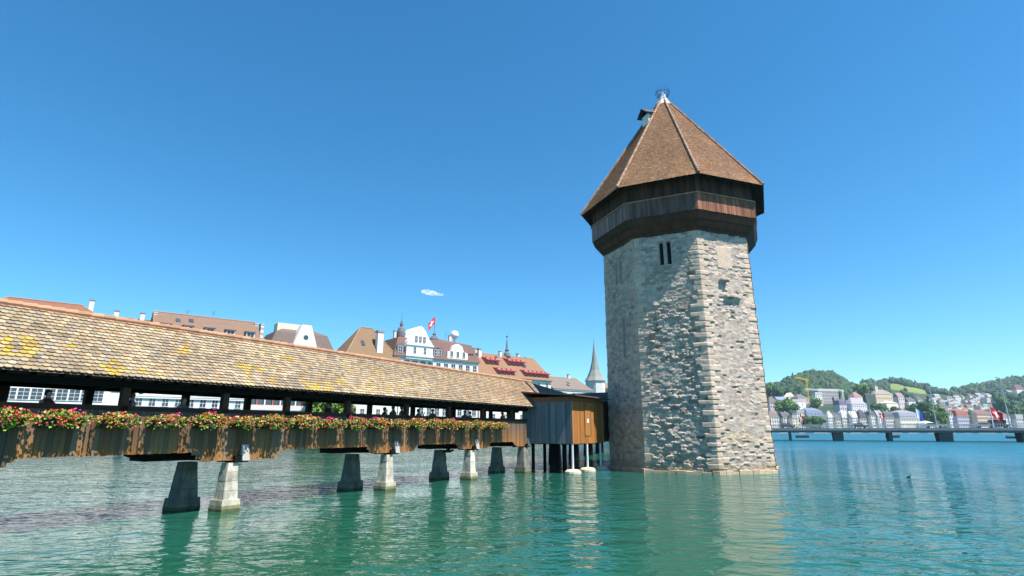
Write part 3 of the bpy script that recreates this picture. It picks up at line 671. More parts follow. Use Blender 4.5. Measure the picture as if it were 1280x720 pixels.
# ------------------------------------------------------------------ people on the bridge (seen from the chest up above the rail)
def skin_mesh(name, pts, edges, rad, sub=2):
    me = bpy.data.meshes.new(name); me.from_pydata(pts, edges, []); o = bpy.data.objects.new(name + '_tmp', me); C.objects.link(o)
    md = o.modifiers.new('s', 'SKIN'); md.use_smooth_shade = True
    for i, r_ in enumerate(rad): me.skin_vertices[0].data[i].radius = (r_, r_) if not isinstance(r_, tuple) else r_
    me.skin_vertices[0].data[0].use_root = True
    sb = o.modifiers.new('b', 'SUBSURF'); sb.levels = sub; sb.render_levels = sub
    dg = bpy.context.evaluated_depsgraph_get(); ev = o.evaluated_get(dg)
    out = bpy.data.meshes.new_from_object(ev); out.name = name
    bpy.data.objects.remove(o); return out
m_skin = M('skin', (.42, .26, .19), .6, .1, 5)
def cloth(c): return M('cloth', c, .85, .2, 6)
def person_meshes(pose):
    P = [(0, 0, .96), (0, -.01, 1.18), (0, .01, 1.38), (0, .0, 1.49), (0, -.02, 1.56), (0, -.03, 1.63), (0, -.02, 1.70)]
    rad = [(.155, .12), (.145, .115), (.17, .115), .058, .068, .092, .07]
    E_ = [(i, i + 1) for i in range(6)]
    def add(p, r_, frm):
        P.append(p); rad.append(r_); E_.append((frm, len(P) - 1)); return len(P) - 1
    for sg in (-1, 1):
        h = add((sg * .09, 0, .88), .09, 0); k = add((sg * .10, -.01 if pose != 'walk' else sg * .12, .48), .058, h)
        an = add((sg * .10, .03 if pose != 'walk' else sg * .2, .08), .04, k); add((sg * .11, -.13 if pose != 'walk' else sg * .2 - .14, .035), .035, an)
        sh = add((sg * .19, .01, 1.36), .062, 2)
        if pose == 'lean': el, wr, ha = (sg * .27, -.16, 1.16), (sg * .16, -.36, 1.20), (sg * .10, -.43, 1.21)
        elif pose == 'photo': el, wr, ha = (sg * .30, -.16, 1.22), (sg * .13, -.34, 1.50), (sg * .09, -.38, 1.56)
        else: el, wr, ha = (sg * .25, .02, 1.10), (sg * .25, -.10, .88), (sg * .25, -.13, .80)
        e = add(el, .045, sh); w_ = add(wr, .032, e); add(ha, .036, w_)
    body = skin_mesh('body', P, E_, rad)
    hair = MB(); hair.lathe([(.03, 1.755), (.075, 1.74), (.102, 1.69), (.106, 1.63), (.09, 1.58), (.05, 1.55)], 0, 0, 12)
    hair.v = [(x, y + .005 + (.03 if y < -.04 and z < 1.68 else 0), z) for x, y, z in hair.v]
    shirt = MB(); n = 16; prof = [(.185, .14, .90), (.172, .135, 1.10), (.205, .142, 1.32), (.17, .115, 1.42), (.08, .08, 1.475)]
    vs = []; fs_ = []
    for rx, ry, z in prof:
        for k in range(n):
            a = 2 * math.pi * k / n; vs.append((rx * math.cos(a), ry * math.sin(a), z))
    for i in range(len(prof) - 1):
        for k in range(n): k2 = (k + 1) % n; fs_.append((i * n + k, i * n + k2, (i + 1) * n + k2, (i + 1) * n + k))
    shirt.add(vs, fs_)
    return body, hair.mesh('hair', True), shirt.mesh('shirt', True)
PM = {p: person_meshes(p) for p in ('lean', 'photo', 'walk')}
hairs = [M('hair', c, .6, .2, 20) for c in ((.02, .014, .01), (.05, .03, .015), (.12, .08, .04))]
cloths = [cloth(c) for c in ((.05, .06, .10), (.10, .02, .02), (.06, .07, .05), (.14, .13, .12), (.03, .03, .03))]
def person(px, py, off, pose, label, face, k):
    s_ = on_bridge(px, py, off)[0]
    t = thing('person', label, 'person', bw(s_, off, 2.56), BRZ + face, 'people on the covered bridge')
    b, h, sh = PM[pose]; 
    for nme, me, mt in (('body', b, m_skin), ('hair', h, hairs[k % 3]), ('shirt', sh, cloths[k % 5])):
        o = link(nme, me, None, t)
        if not me.materials: me.materials.append(mt)
        if nme != 'body': o.material_slots[0].link = 'OBJECT'; o.material_slots[0].material = mt
    t.scale = (rng.uniform(.95, 1.06),) * 2 + (rng.uniform(.94, 1.03),)
for a in ((60, 495, -.7, 'lean', 'person leaning in shade at the far left opening of the bridge', .4),
          (165, 498, -1.0, 'walk', 'person in profile beside the post where the second opening starts', 1.5),
          (230, 500, -.8, 'lean', 'broad person standing against the dark post above a pink bloom', .2),
          (411, 508, -1.0, 'walk', 'lone person framed by green trees through the bridge opening', -1.2),
          (481, 511, -.9, 'walk', 'first of three shaded people before the white facade', 1.3),
          (491.5, 512, -1.3, 'walk', 'middle one of three shaded people before the white facade', 1.6),
          (502, 514, -.7, 'lean', 'shortest of three shaded people before the white facade', .3),
          (523, 513, -.8, 'photo', 'person with raised arms next to the thick double post', 1.2),
          (541, 512.5, -1.0, 'lean', 'person bending forward in the bay right of the double post', -1.0),
          (581, 511.5, -1.1, 'walk', 'taller of two people close together near the hut end', -1.4),
          (587.5, 514, -.8, 'lean', 'shorter of two people close together near the hut end', .5),
          (628, 516, -.9, 'photo', 'person beside the last white opening next to the wooden hut', 1.0)):
    person(*a[:5], a[5], rng.randrange(30))

# ------------------------------------------------------------------ houses: one generic builder, local x along the facade, y inward, z up
WM = {}
m_farglass = M('far_window', (.05, .05, .055), .35, .3, .2, spec=.3)
def window_mesh(wd, ht, nx, nz, shut=False):
    key = (round(wd, 2), round(ht, 2), nx, nz)
    if key not in WM:
        f = MB(); t = .07
        f.box(-wd / 2 - t, -wd / 2, -.06, 0, 0, ht); f.box(wd / 2, wd / 2 + t, -.06, 0, 0, ht); f.box(-wd / 2 - t, wd / 2 + t, -.06, 0, ht, ht + t); f.box(-wd / 2 - t * 1.6, wd / 2 + t * 1.6, -.12, 0, -t, 0)
        for k in range(1, nx): x = -wd / 2 + wd * k / nx; f.box(x - .03, x + .03, -.05, -.012, 0, ht)
        for k in range(1, nz): z = ht * k / nz; f.box(-wd / 2, wd / 2, -.045, -.014, z - .03, z + .03)
        p = MB(); p.add([(-wd / 2, -.01, 0), (wd / 2, -.01, 0), (wd / 2, -.01, ht), (-wd / 2, -.01, ht)], [(0, 1, 2, 3)])
        fm, pm = f.mesh('window'), p.mesh('pane'); fm.materials.append(m_frame); pm.materials.append(m_glass); WM[key] = (fm, pm)
    return WM[key]
def put_window(t, x, y, z, wd, ht, nx=2, nz=2, rz=0, simple=False):
    fm, pm = window_mesh(wd, ht, nx, nz)
    if simple:
        if ('far',) + (round(wd, 2), round(ht, 2)) not in WM:
            q = MB(); q.box(-wd / 2, wd / 2, -.03, .02, 0, ht); q = q.mesh('window'); q.materials.append(m_farglass); WM[('far',) + (round(wd, 2), round(ht, 2))] = q
        pm = WM[('far',) + (round(wd, 2), round(ht, 2))]
        o = link('window', pm, None, t); o.location = (x, y - .02, z); o.rotation_euler = (0, 0, rz); return o
    o = link('window', fm, None, t); o.location = (x, y, z); o.rotation_euler = (0, 0, rz)
    link('pane', pm, None, o); return o
def roof_shape(mb, kind, x0, x1, y0, y1, z, rh, ov, col):
    x0 -= ov; x1 += ov; y0 -= ov; y1 += ov; ym = (y0 + y1) / 2; b = .18
    if kind == 'gable':
        vs = [(x0, y0, z), (x1, y0, z), (x1, ym, z + rh), (x0, ym, z + rh), (x0, y1, z), (x1, y1, z)]
        fs_ = [(0, 1, 2, 3), (3, 2, 5, 4), (0, 3, 4), (1, 5, 2), (0, 4, 5, 1)]
    elif kind == 'front':         # gable facing the street
        xm = (x0 + x1) / 2
        vs = [(x0, y0, z), (xm, y0, z + rh), (xm, y1, z + rh), (x0, y1, z), (x1, y0, z), (x1, y1, z)]
        fs_ = [(0, 1, 2, 3), (1, 4, 5, 2), (0, 4, 1), (3, 2, 5), (0, 3, 5, 4)]
    elif kind == 'hip':
        i = min((y1 - y0) / 2, (x1 - x0) / 2 * .95)
        vs = [(x0, y0, z), (x1, y0, z), (x1, y1, z), (x0, y1, z), (x0 + i, ym, z + rh), (x1 - i, ym, z + rh)]
        fs_ = [(0, 1, 5, 4), (1, 2, 5), (2, 3, 4, 5), (3, 0, 4), (0, 3, 2, 1)]
    elif kind == 'mansard':
        i = rh * .28; h1 = rh * .72; j = (y1 - y0) * .28
        vs = [(x0, y0, z), (x1, y0, z), (x1, y1, z), (x0, y1, z), (x0 + i, y0 + i, z + h1), (x1 - i, y0 + i, z + h1), (x1 - i, y1 - i, z + h1), (x0 + i, y1 - i, z + h1), (x0 + j + i, ym, z + rh), (x1 - j - i, ym, z + rh)]
        fs_ = [(0, 1, 5, 4), (1, 2, 6, 5), (2, 3, 7, 6), (3, 0, 4, 7), (4, 5, 9, 8), (5, 6, 9), (6, 7, 8, 9), (7, 4, 8), (0, 3, 2, 1)]
    else:
        vs = [(x0, y0, z), (x1, y0, z), (x1, y1, z), (x0, y1, z), (x0, y0, z + rh), (x1, y0, z + rh), (x1, y1, z + rh), (x0, y1, z + rh)]
        fs_ = [(0, 1, 5, 4), (1, 2, 6, 5), (2, 3, 7, 6), (3, 0, 4, 7), (4, 5, 6, 7), (0, 3, 2, 1)]
    mb.add(vs, fs_, col)
def house(name, label, cat, loc, rz, W, D, H, kind='gable', rh=4, wall=(.7, .68, .64), roof=(.2, .11, .07), floors=3, cols=4, group=None, z_lo=-99, chim=1, dorm=0, ov=.4, win=(1.0, 1.5, 2, 2), cornice=True, simple=False, sill=(.62, .6, .58), side=False):
    t = thing(name, label, cat, loc, rz, group)
    mb = MB(); mb.box(0, W, 0, D, -3, H, wall); wl = mb.build('wall', m_wallA, t)
    if cornice:
        mb = MB(); mb.box(-.12, W + .12, -.25, -.003, H - .35, H - .004, sill)
        mb.box(-.05, W + .05, -.12, -.003, H - (H / floors) - .1, H - (H / floors) + .1, sill); mb.build('cornice', m_wallA, wl)
    rb = MB(); roof_shape(rb, kind, 0, W, 0, D, H + .004, rh, ov, roof); rf = rb.build('roof', m_roofA, t)
    if kind in ('gable', 'hip', 'mansard') and not simple:      # ridge and hip caps
        i0 = 0 if kind == 'gable' else (min(D / 2 + ov, (W / 2 + ov) * .95) if kind == 'hip' else rh * .28 + (D + 2 * ov) * .28)
        cp_ = MB(); y_ = D / 2; cc = tuple(min(.6, c * 1.5 + .03) for c in roof)
        cp_.tube([(-ov + i0, y_, H + rh), (W + ov - i0, y_, H + rh)], .16, 6, cc)
        if kind == 'hip':
            for sx, xx in ((-ov, -ov + i0), (W + ov, W + ov - i0)):
                for sy in (-ov, D + ov): cp_.tube([(sx, sy, H + .02), (xx, y_, H + rh)], .14, 6, cc)
        cp_.build('ridge_cap', m_roofA, rf)
        for k in range(max(2, cols // 3)):                      # small rooflights lying in the slope
            if kind == 'mansard': break
            u_ = rng.uniform(.25, .75); x_ = W * rng.uniform(.2, .8); f_ = rng.uniform(.25, .7); yq, zq = -ov + (D / 2 + ov) * f_, H + rh * f_; sl = rh / (D / 2 + ov)
            if kind == 'hip' and not (i0 * f_ + .8 < x_ < W - i0 * f_ - .8): continue
            q = MB(); q.hexa([(x_ - .45, yq, zq + .03), (x_ + .45, yq, zq + .03), (x_ + .45, yq + .9, zq + .03 + .9 * sl), (x_ - .45, yq + .9, zq + .03 + .9 * sl), (x_ - .45, yq - .03, zq + .15), (x_ + .45, yq - .03, zq + .15), (x_ + .45, yq + .87, zq + .15 + .9 * sl), (x_ - .45, yq + .87, zq + .15 + .9 * sl)]); q.build('rooflight', m_glass, rf)
    fh = H / floors
    for f in range(floors):
        z = f * fh + fh * .28
        if z < z_lo: continue
        for c in range(cols):
            put_window(t, W * (c + .5) / cols, -.004, z, win[0], min(win[1], fh * .6), win[2], win[3], simple=simple)
        if side:
            for c in range(max(2, int(D / 4))): put_window(t, W + .004, D * (c + .5) / max(2, int(D / 4)), z, win[0], min(win[1], fh * .6), win[2], win[3], R(90), simple)
    for k in range(chim):
        cx = W * (.18 + .64 * (k / max(1, chim - 1) if chim > 1 else .7)) + rng.uniform(-.5, .5); cy = D * rng.uniform(.42, .6); z = H + rh
        mb = MB(); mb.box(cx - .4, cx + .4, cy - .35, cy + .35, H + rh * .4, z + 1.1, (.62, .58, .54)); mb.box(cx - .48, cx + .48, cy - .43, cy + .43, z + 1.1, z + 1.3, (.3, .2, .16)); mb.build('chimney', m_wallA, rf)
    for k in range(dorm):
        cx = W * (k + .5) / dorm; y0 = D * .12 if kind != 'mansard' else .35; z0 = H + rh * (.22 if kind != 'mansard' else .12); hw = min(.9, W / dorm * .3)
        mb = MB(); mb.box(cx - hw, cx + hw, y0, y0 + D * .3, z0, z0 + 1.5, sill); do = mb.build('dormer', m_wallA, rf)
        mb = MB(); mb.hexa([(cx - hw - .2, y0 - .3, z0 + 1.5), (cx + hw + .2, y0 - .3, z0 + 1.5), (cx + hw + .2, y0 + D * .32, z0 + 1.75), (cx - hw - .2, y0 + D * .32, z0 + 1.75), (cx - hw - .2, y0 - .3, z0 + 1.65), (cx + hw + .2, y0 - .3, z0 + 1.65), (cx + hw + .2, y0 + D * .32, z0 + 1.9), (cx - hw - .2, y0 + D * .32, z0 + 1.9)], roof)
        mb.build('dormer_roof', m_roofA, t)
        w_ = put_window(t, cx, y0 - .004, z0 + .2, hw * 1.5, 1.15, 2, 1, simple=simple)
    return t

# ------------------------------------------------------------------ north bank, a street line receding to the right
BKX, BKY, BKS = -90.0, 85.0, 1.25
BD = Vector((BKS, 1, 0)).normalized(); BI = Vector((-BD.y, BD.x, 0)); BANKRZ = math.atan2(BD.y, BD.x)
def bank(px, back=0.0):
    r = ray(px, 500); k = r[0] / r[1]; p0 = Vector((BKX, BKY, 0)) + BI * back
    Y = (p0.x - BKS * p0.y) / (k - BKS); return Vector((k * Y, Y, 0))
def zat(px, py, P): return at(px, py, P.y).z
QZ = 1.9
mb = MB(); a = Vector((-330, -107, 0)); b_ = Vector((47, 194.6, 0)); 
def strip(mb, p, q, back, z0, z1):
    i = BI * back; mb.hexa([p + Vector((0, 0, z0)), q + Vector((0, 0, z0)), q + i + Vector((0, 0, z0)), p + i + Vector((0, 0, z0)), p + Vector((0, 0, z1)), q + Vector((0, 0, z1)), q + i + Vector((0, 0, z1)), p + i + Vector((0, 0, z1))])
strip(mb, a, b_, 120, -3, QZ); q_ = mb.build('quay', m_conc); q_['kind'] = 'structure'
mb = MB(); strip(mb, a, b_, .35, QZ + .004, QZ + .95)
qw = mb.build('quay_wall', m_conc); tag(qw, 'low pale stone parapet along the old town waterfront behind the bridge', 'wall')
def bhouse(name, label, px0, px1, back, eave_y, ridge_y, depth=14, **kw):
    P, Q = bank(px0, back), bank(px1, back); W = (Q - P).length; mid = (px0 + px1) / 2
    H = zat(mid, eave_y, bank(mid, back)) - QZ; Rm = bank(mid, back + depth / 2); rh = zat(mid, ridge_y, Rm) - QZ - H
    cat = kw.pop('cat', 'house')
    t = house(name, label, cat, P + Vector((0, 0, QZ)), BANKRZ, W, depth, H, rh=max(.5, rh), **kw); t_['last'] = (W, depth, H, rh); return t
t_ = {}
whitew = (.76, .74, .71)
bhouse('town_house', 'long white house with red brown tiled roof at the far left behind the bridge', -90, 129, 6, 403, 375.5, 12, kind='hip', roof=(.22, .10, .06), wall=whitew, floors=4, cols=13, chim=2, z_lo=5, win=(1.5, 1.9, 2, 3))
bhouse('town_house', 'pale narrow house with balcony between the red roofed and grey roofed houses', 113, 172, 7, 425, 398, 12, kind='gable', roof=(.16, .09, .06), wall=(.72, .70, .66), floors=5, cols=3, chim=2, z_lo=5, win=(1.4, 1.8, 2, 2))
h3 = bhouse('town_house', 'broad house with dull brown roof, row of dark dormers and banded end chimneys', 178, 318, 8, 425, 397, 13, kind='gable', roof=(.20, .125, .09), wall=(.66, .64, .61), floors=5, cols=8, chim=0, z_lo=5, dorm=5, ov=.2)
W3, D3, H3, r3 = t_['last']
for xx in (-.1, W3 - .5, W3 + .9):
    mb = MB()
    for k in range(7): mb.box(xx, xx + .7, D3 / 2 - .9, D3 / 2 + .9, H3 + r3 * .2 + k * .62, H3 + r3 * .2 + k * .62 + .58, (.75, .72, .66) if k % 2 == 0 else (.42, .34, .28))
    mb.box(xx - .08, xx + .78, D3 / 2 - 1, D3 / 2 + 1, H3 + r3 * .2 + 4.34, H3 + r3 * .2 + 4.6, (.5, .45, .4)); mb.build('chimney', m_wallA, h3)
# terrace block in front
P, Q = bank(165, 1.5), bank(305, 1.5); Wt = (Q - P).length; tz = zat(230, 497, bank(230, 1.5)) - QZ
tb = house('terrace_building', 'low light grey waterfront block with flat terrace and white cornice band', 'building', P + Vector((0, 0, QZ)), BANKRZ, Wt, 6.3, tz, 'flat', .35, (.60, .60, .62), (.7, .68, .66), 3, 9, None, 2.5, 0, 0, .3)
for k, (px, c) in enumerate(((186, 'cream'), (203, 'cream'), (262, 'white'), (278, 'cream'))):
    p = bank(px, 4) + Vector((0, 0, QZ + tz + .36)); t = thing('parasol', ['cream parasol at the left end of the terrace', 'cream parasol second along the terrace', 'white parasol toward the right of the terrace', 'cream parasol at the right end of the terrace'][k], 'parasol', p, 0, 'parasols on the terrace')
    mb = MB(); mb.tube([(0, 0, 0), (0, 0, 2.3)], .04, 6); mb.build('pole', m_metalw, t)
    mb = MB(); mb.lathe([(1.6, 1.9), (1.55, 1.95), (.1, 2.6)], 0, 0, 8); mb.build('canopy', m_white, t)
# house with white gable
bhouse('gabled_house', 'grey roofed house with white front gable, round window and pale flat top', 328, 414, 9, 442, 411, 12, kind='mansard', roof=(.15, .11, .10), wall=(.70, .69, .66), floors=5, cols=5, chim=0, z_lo=4, ov=.3)
gh = bpy.data.objects['gabled_house']; W4, D4, H4, r4 = t_['last']
mb = MB(); gx = W4 * .52; mb.poly([(gx - 3.6, H4 - .2), (gx + 3.4, H4 - .2), (gx + 2.9, H4 + 1.5), (gx + 1.1, H4 + r4 * .98), (gx - 1.1, H4 + r4 * .98), (gx - 2.9, H4 + 1.5)], -.3, 2.5, (.76, .73, .66)); g_ = mb.build('gable', m_wallA, gh)
mb = MB(); ang = [2 * math.pi * k / 14 for k in range(14)]; mb.poly([(gx + .6 * math.cos(a_), H4 + r4 * .55 + .6 * math.sin(a_)) for a_ in ang], -.34, -.31); mb.build('round_window', m_glass, g_)
mb = MB(); mb.box(gx - 5.5, gx + 1.2, D4 * .35, D4 * .6, H4 + r4 * .7, H4 + r4 + .5, (.76, .70, .48)); mb.build('roof_deck', m_wallA, gh)
mb = MB()
for k in range(6):
    for sg in (-1, 1): mb.box(gx + sg * (4.4 - k * .45) - .2, gx + sg * (4.4 - k * .45) + .2, 1.0 + k * .9, 1.5 + k * .9, H4 + .6 + k * .75, H4 + 1.1 + k * .75, (.75, .73, .7))
mb.build('gable_crest', m_wallA, gh)
# red veranda house
P, Q = bank(311, 3), bank(388, 3); Wv = (Q - P).length; zv0 = zat(350, 512, bank(350, 3)) - QZ; zv1 = zat(350, 491, bank(350, 3)) - QZ
v = thing('veranda', 'red framed glazed veranda with white posts on a pale stone base', 'veranda', P + Vector((0, 0, QZ)), BANKRZ)
mb = MB(); mb.box(0, Wv, 0, 5.5, -2, zv0, (.62, .6, .57)); mb.build('base', m_wallA, v)
mb = MB(); mb.box(-.3, Wv + .3, -.3, 5.6, zv1 - .35, zv1, (.55, .16, .13)); mb.box(-.1, Wv + .1, -.12, -.003, zv0 - .15, zv0 + .9, (.66, .55, .52)); mb.build('roof', m_wallA, v)
mb = MB(); mb.box(.1, Wv - .1, .3, 5.4, zv0, zv1 - .36); mb.build('glazing', m_glass, v)
for k in range(9):
    mb = MB(); x = Wv * k / 8; mb.box(x - .13, x + .13, -.05, .2, zv0 + .91, zv1 - .36, (.72, .68, .64) if k % 2 == 0 else (.5, .09, .07)); mb.build('post', m_wallA, v)
# grand hotel
gh2 = bhouse('grand_hotel', 'large white hotel with brown hipped wing, curved white gable and two domed turrets', 490, 597, 4, 449, 424, 17, cat='hotel', kind='mansard', roof=(.17, .10, .085), wall=(.78, .77, .74), floors=5, cols=11, chim=3, z_lo=4, dorm=5, win=(1.3, 1.9, 2, 2), ov=.5)
W5, D5, H5, r5 = t_['last']
k5 = W5 / 107.0
def hx(px): P = bank(490, 4); return (bank(px, 4) - P).length * (1 if px >= 490 else -1)
def hz(px, y): return zat(px, y, bank(px, 4)) - QZ
mb = MB(); x0, x1 = hx(503.5), hx(537)
zt = hz(520, 408.5); zs = hz(520, 428); gm = (x0 + x1) / 2; hw = (x1 - x0) / 2
def curve(n=7):
    L_ = [(-hw, H5 - .5), (-hw, zs - 1.2), (-hw * .93, zs), (-hw * .72, zs + .8), (-hw * .55, zs + (zt - zs) * .45), (-hw * .38, zs + (zt - zs) * .75), (-hw * .12, zt)]
    return [(gm + a_, z) for a_, z in L_] + [(gm - a_, z) for a_, z in L_[::-1]]
mb.poly(curve(), -.7, 6, (.80, .79, .77)); gb = mb.build('gable', m_wallA, gh2)
mb = MB(); mb.box(x0 - .2, x1 + .2, -.95, -.703, zs - 1.0, zs - .6, (.7, .68, .66)); mb.box(x0 - .2, x1 + .2, -.95, -.703, H5 + .1, H5 + .5, (.7, .68, .66)); mb.build('cornice', m_wallA, gb)
for dx_, z in ((-1.2, zs - .2), (0, zs - .2), (1.2, zs - .2), (-1.5, H5 + .9), (1.5, H5 + .9)): put_window(gb, gm + dx_, -.704, z, .75, 1.7, 2, 2)
for px, yb, yt, hasflag in ((508.5, 419, 396, False), (552, 425, 411, True)):
    x = hx(px); zb = hz(px, yb); zt_ = hz(px, yt); h_ = zt_ - zb; r_ = h_ * (.22 if not hasflag else .38)
    mb = MB(); mb.lathe([(r_ * .9, H5), (r_ * .9, zb), (r_ * 1.15, zb + .05 * h_), (r_ * 1.1, zb + .3 * h_), (r_ * .75, zb + .52 * h_), (r_ * .32, zb + .62 * h_), (r_ * .45, zb + .72 * h_), (r_ * .3, zb + .85 * h_), (.05, zt_)], x, 5.0, 14, (.13, .14, .16)); tu = mb.build('turret', m_roofA, gh2)
    mb = MB(); mb.tube([(x, 5, zt_ - .2), (x, 5, zt_ + (4.0 if hasflag else 1.8))], .06, 6); mb.build('finial', m_iron, tu)
# flag on the hotel dome
def flag(label, loc, rz, wd, ht, fn, droop, seed):
    t = thing('flag', label, 'flag', loc, rz, 'flags flying over the waterfront'); n, m_ = 26, 18; V = []; F = []; Cc = []
    for j in range(m_ + 1):
        for i in range(n + 1):
            u_, v_ = i / n, j / m_; x = u_ * wd * (1 - .35 * droop); y = .10 * wd * math.sin(u_ * 7 + v_ * 1.5 + seed) * u_; z = -(1 - v_) * ht - droop * wd * u_ ** 1.3 * .95 + .06 * ht * math.sin(u_ * 5 + seed)
            V.append((x, y, z)); Cc.append(fn(u_, v_))
    for j in range(m_):
        for i in range(n): q = j * (n + 1) + i; F.append((q, q + 1, q + n + 2, q + n + 1))
    me = bpy.data.meshes.new('cloth'); me.from_pydata(V, [], F); setcol(me, np.array(Cc, dtype=np.float32)); link('cloth', me, m_flag, t); return t
m_flag = M('flag_cloth', (1, 1, 1), .8, .05, attr=True)
RED, WHT = (.62, .03, .04), (.78, .78, .78)
def swiss(u_, v_):
    a_, b_ = abs(u_ - .5), abs(v_ - .5); return WHT if (a_ < .10 and b_ < .32) or (b_ < .10 and a_ < .32) else RED
x5 = hx(552); ft = gh2.matrix_basis @ Vector((x5, 5, hz(552, 411) + 4.0))
flag('red flag with white cross drooping over the hotel dome', ft, R(-150), 2.6, 2.2, swiss, .75, 1)
mb = MB(); mb.lathe([(.25, 0), (.28, 2.4), (.5, 2.6), (1.05, 3.0), (1.25, 3.7), (1.05, 4.4), (.6, 4.85), (.05, 5.0)], 0, 0, 16)
rd = bank(566, 14); o = mb.build('radar_dome', m_white, None, True); o.location = (rd.x, rd.y, zat(566, 420, rd) - 3.4); tag(o, 'white ball shaped antenna dome behind the hotel turret', 'antenna dome')
mb = MB(); xw = hx(570); zw = hz(570, 449); mb.poly([(xw - 3.3, zw), (xw + 3.3, zw), (xw + 3.3, zw + 1.8), (xw + 2, zw + 2.1), (xw + 1.4, zw + 3.6), (xw, zw + 4.2), (xw - 1.4, zw + 3.6), (xw - 2, zw + 2.1), (xw - 3.3, zw + 1.8)], -.3, 3, (.78, .77, .74)); g_ = mb.build('roof_gable', m_wallA, gh2)
for dx_ in (-2.0, 0, 2.0): put_window(g_, xw + dx_, -.304, zw + .5, .8, 1.5, 2, 1)
# hipped brown wing left of the hotel
wg = bhouse('hotel_annex', 'brown steep hipped roof house with tall white chimney left of the white hotel', 428, 497, 3.5, 450, 411, 11, kind='hip', roof=(.21, .13, .075), wall=(.72, .70, .66), floors=5, cols=7, chim=0, z_lo=4, dorm=0, ov=.6)
W6, D6, H6, r6 = t_['last']
xc = (bank(473, 3.5) - bank(428, 3.5)).length; zc = zat(473, 415, bank(473, 3.5)) - QZ
mb = MB(); mb.box(xc - .75, xc + .75, .8, 2.2, H6 - 1, zc, (.78, .76, .73)); mb.box(xc - .9, xc + .9, .65, 2.35, zc, zc + .5, (.3, .24, .22)); mb.build('chimney', m_wallA, wg)
for dx_ in (-3.2, 3.0):
    mb = MB(); mb.box(xc + dx_ - 1.0, xc + dx_ + 1.0, 1.6, 5, H6 + 1.2, H6 + 2.7, (.12, .10, .09)); mb.hexa([(xc + dx_ - 1.2, 1.3, H6 + 2.6), (xc + dx_ + 1.2, 1.3, H6 + 2.6), (xc + dx_ + 1.2, 5.5, H6 + 3.4), (xc + dx_ - 1.2, 5.5, H6 + 3.4), (xc + dx_ - 1.2, 1.3, H6 + 2.8), (xc + dx_ + 1.2, 1.3, H6 + 2.8), (xc + dx_ + 1.2, 5.5, H6 + 3.6), (xc + dx_ - 1.2, 5.5, H6 + 3.6)], (.24, .155, .085)); mb.build('dormer', m_roofA, wg)
# tan roofed house with red dormers, town hall
th = bhouse('town_hall', 'tan roofed town hall with rows of red dormer shutters and thin spire', 599, 689, 6, 473, 446, 18, cat='town hall', kind='gable', roof=(.24, .135, .08), wall=(.70, .64, .56), floors=5, cols=8, chim=3, z_lo=4, ov=.7)
W7, D7, H7, r7 = t_['last']; m_red = M('red_shutter', (.24, .028, .035), .7, .2, 2)
def tx(px): return (bank(px, 6) - bank(599, 6)).length
for px0, n_, zf in ((626, 4, .14), (660, 6, .14), (621, 3, .56), (650, 4, .60)):
    for k in range(n_):
        x = tx(px0) + k * 1.75; z = H7 + r7 * zf; y = D7 / 2 * zf - .5
        mb = MB(); mb.box(x - .65, x + .65, y, y + 3, z, z + 1.7, (.55, .22, .2)); d_ = mb.build('dormer', m_wallA, th)
        mb = MB(); mb.hexa([(x - .78, y - .9, z + .75), (x + .78, y - .9, z + .75), (x + .78, y + 3.2, z + 2.2), (x - .78, y + 3.2, z + 2.2), (x - .78, y - .9, z + .95), (x + .78, y - .9, z + .95), (x + .78, y + 3.2, z + 2.4), (x - .78, y + 3.2, z + 2.4)]); mb.build('awning', m_red, d_)
mb = MB(); mb.box(-.9, -.2, 2, 3.4, H7 - 2, zat(600, 434, bank(600, 6)) - QZ, (.22, .2, .2)); mb.build('chimney', m_wallA, th)
for px, yt in ((617, 438), (640, 448)):
    x = tx(px); zt_ = zat(px, yt, bank(px, 12)) - QZ; mb = MB(); mb.box(x - .5, x + .5, 7, 8, H7 + 2, zt_, (.72, .7, .66)); mb.box(x - .65, x + .65, 6.85, 8.15, zt_, zt_ + .4, (.3, .3, .3)); mb.build('chimney', m_wallA, th)
for px, yb, yt in ((656.5, 450, 423), (680, 464, 449)):
    x = tx(px); zb = zat(px, yb, bank(px, 15)) - QZ; zt_ = zat(px, yt, bank(px, 15)) - QZ; h_ = zt_ - zb
    mb = MB(); mb.lathe([(h_ * .1, zb - 4), (h_ * .1, zb), (h_ * .17, zb + .06 * h_), (h_ * .15, zb + .2 * h_), (h_ * .07, zb + .3 * h_), (h_ * .1, zb + .36 * h_), (h_ * .05, zb + .46 * h_), (.03, zt_ - .25)], x, 9, 12, (.14, .17, .17)); tu = mb.build('spire', m_roofA, th)
    mb = MB(); mb.lathe([(.05, zt_ - .5), (.3, zt_ - .3), (.3, zt_), (.05, zt_ + .2)], x, 9, 8); mb.build('ball_finial', m_iron, tu)
bhouse('town_house', 'grey brown roofed house with small pediment next to the church spire', 692, 741, 8, 487, 473, 16, kind='gable', roof=(.19, .15, .125), wall=(.62, .58, .52), floors=4, cols=5, chim=2, z_lo=4)
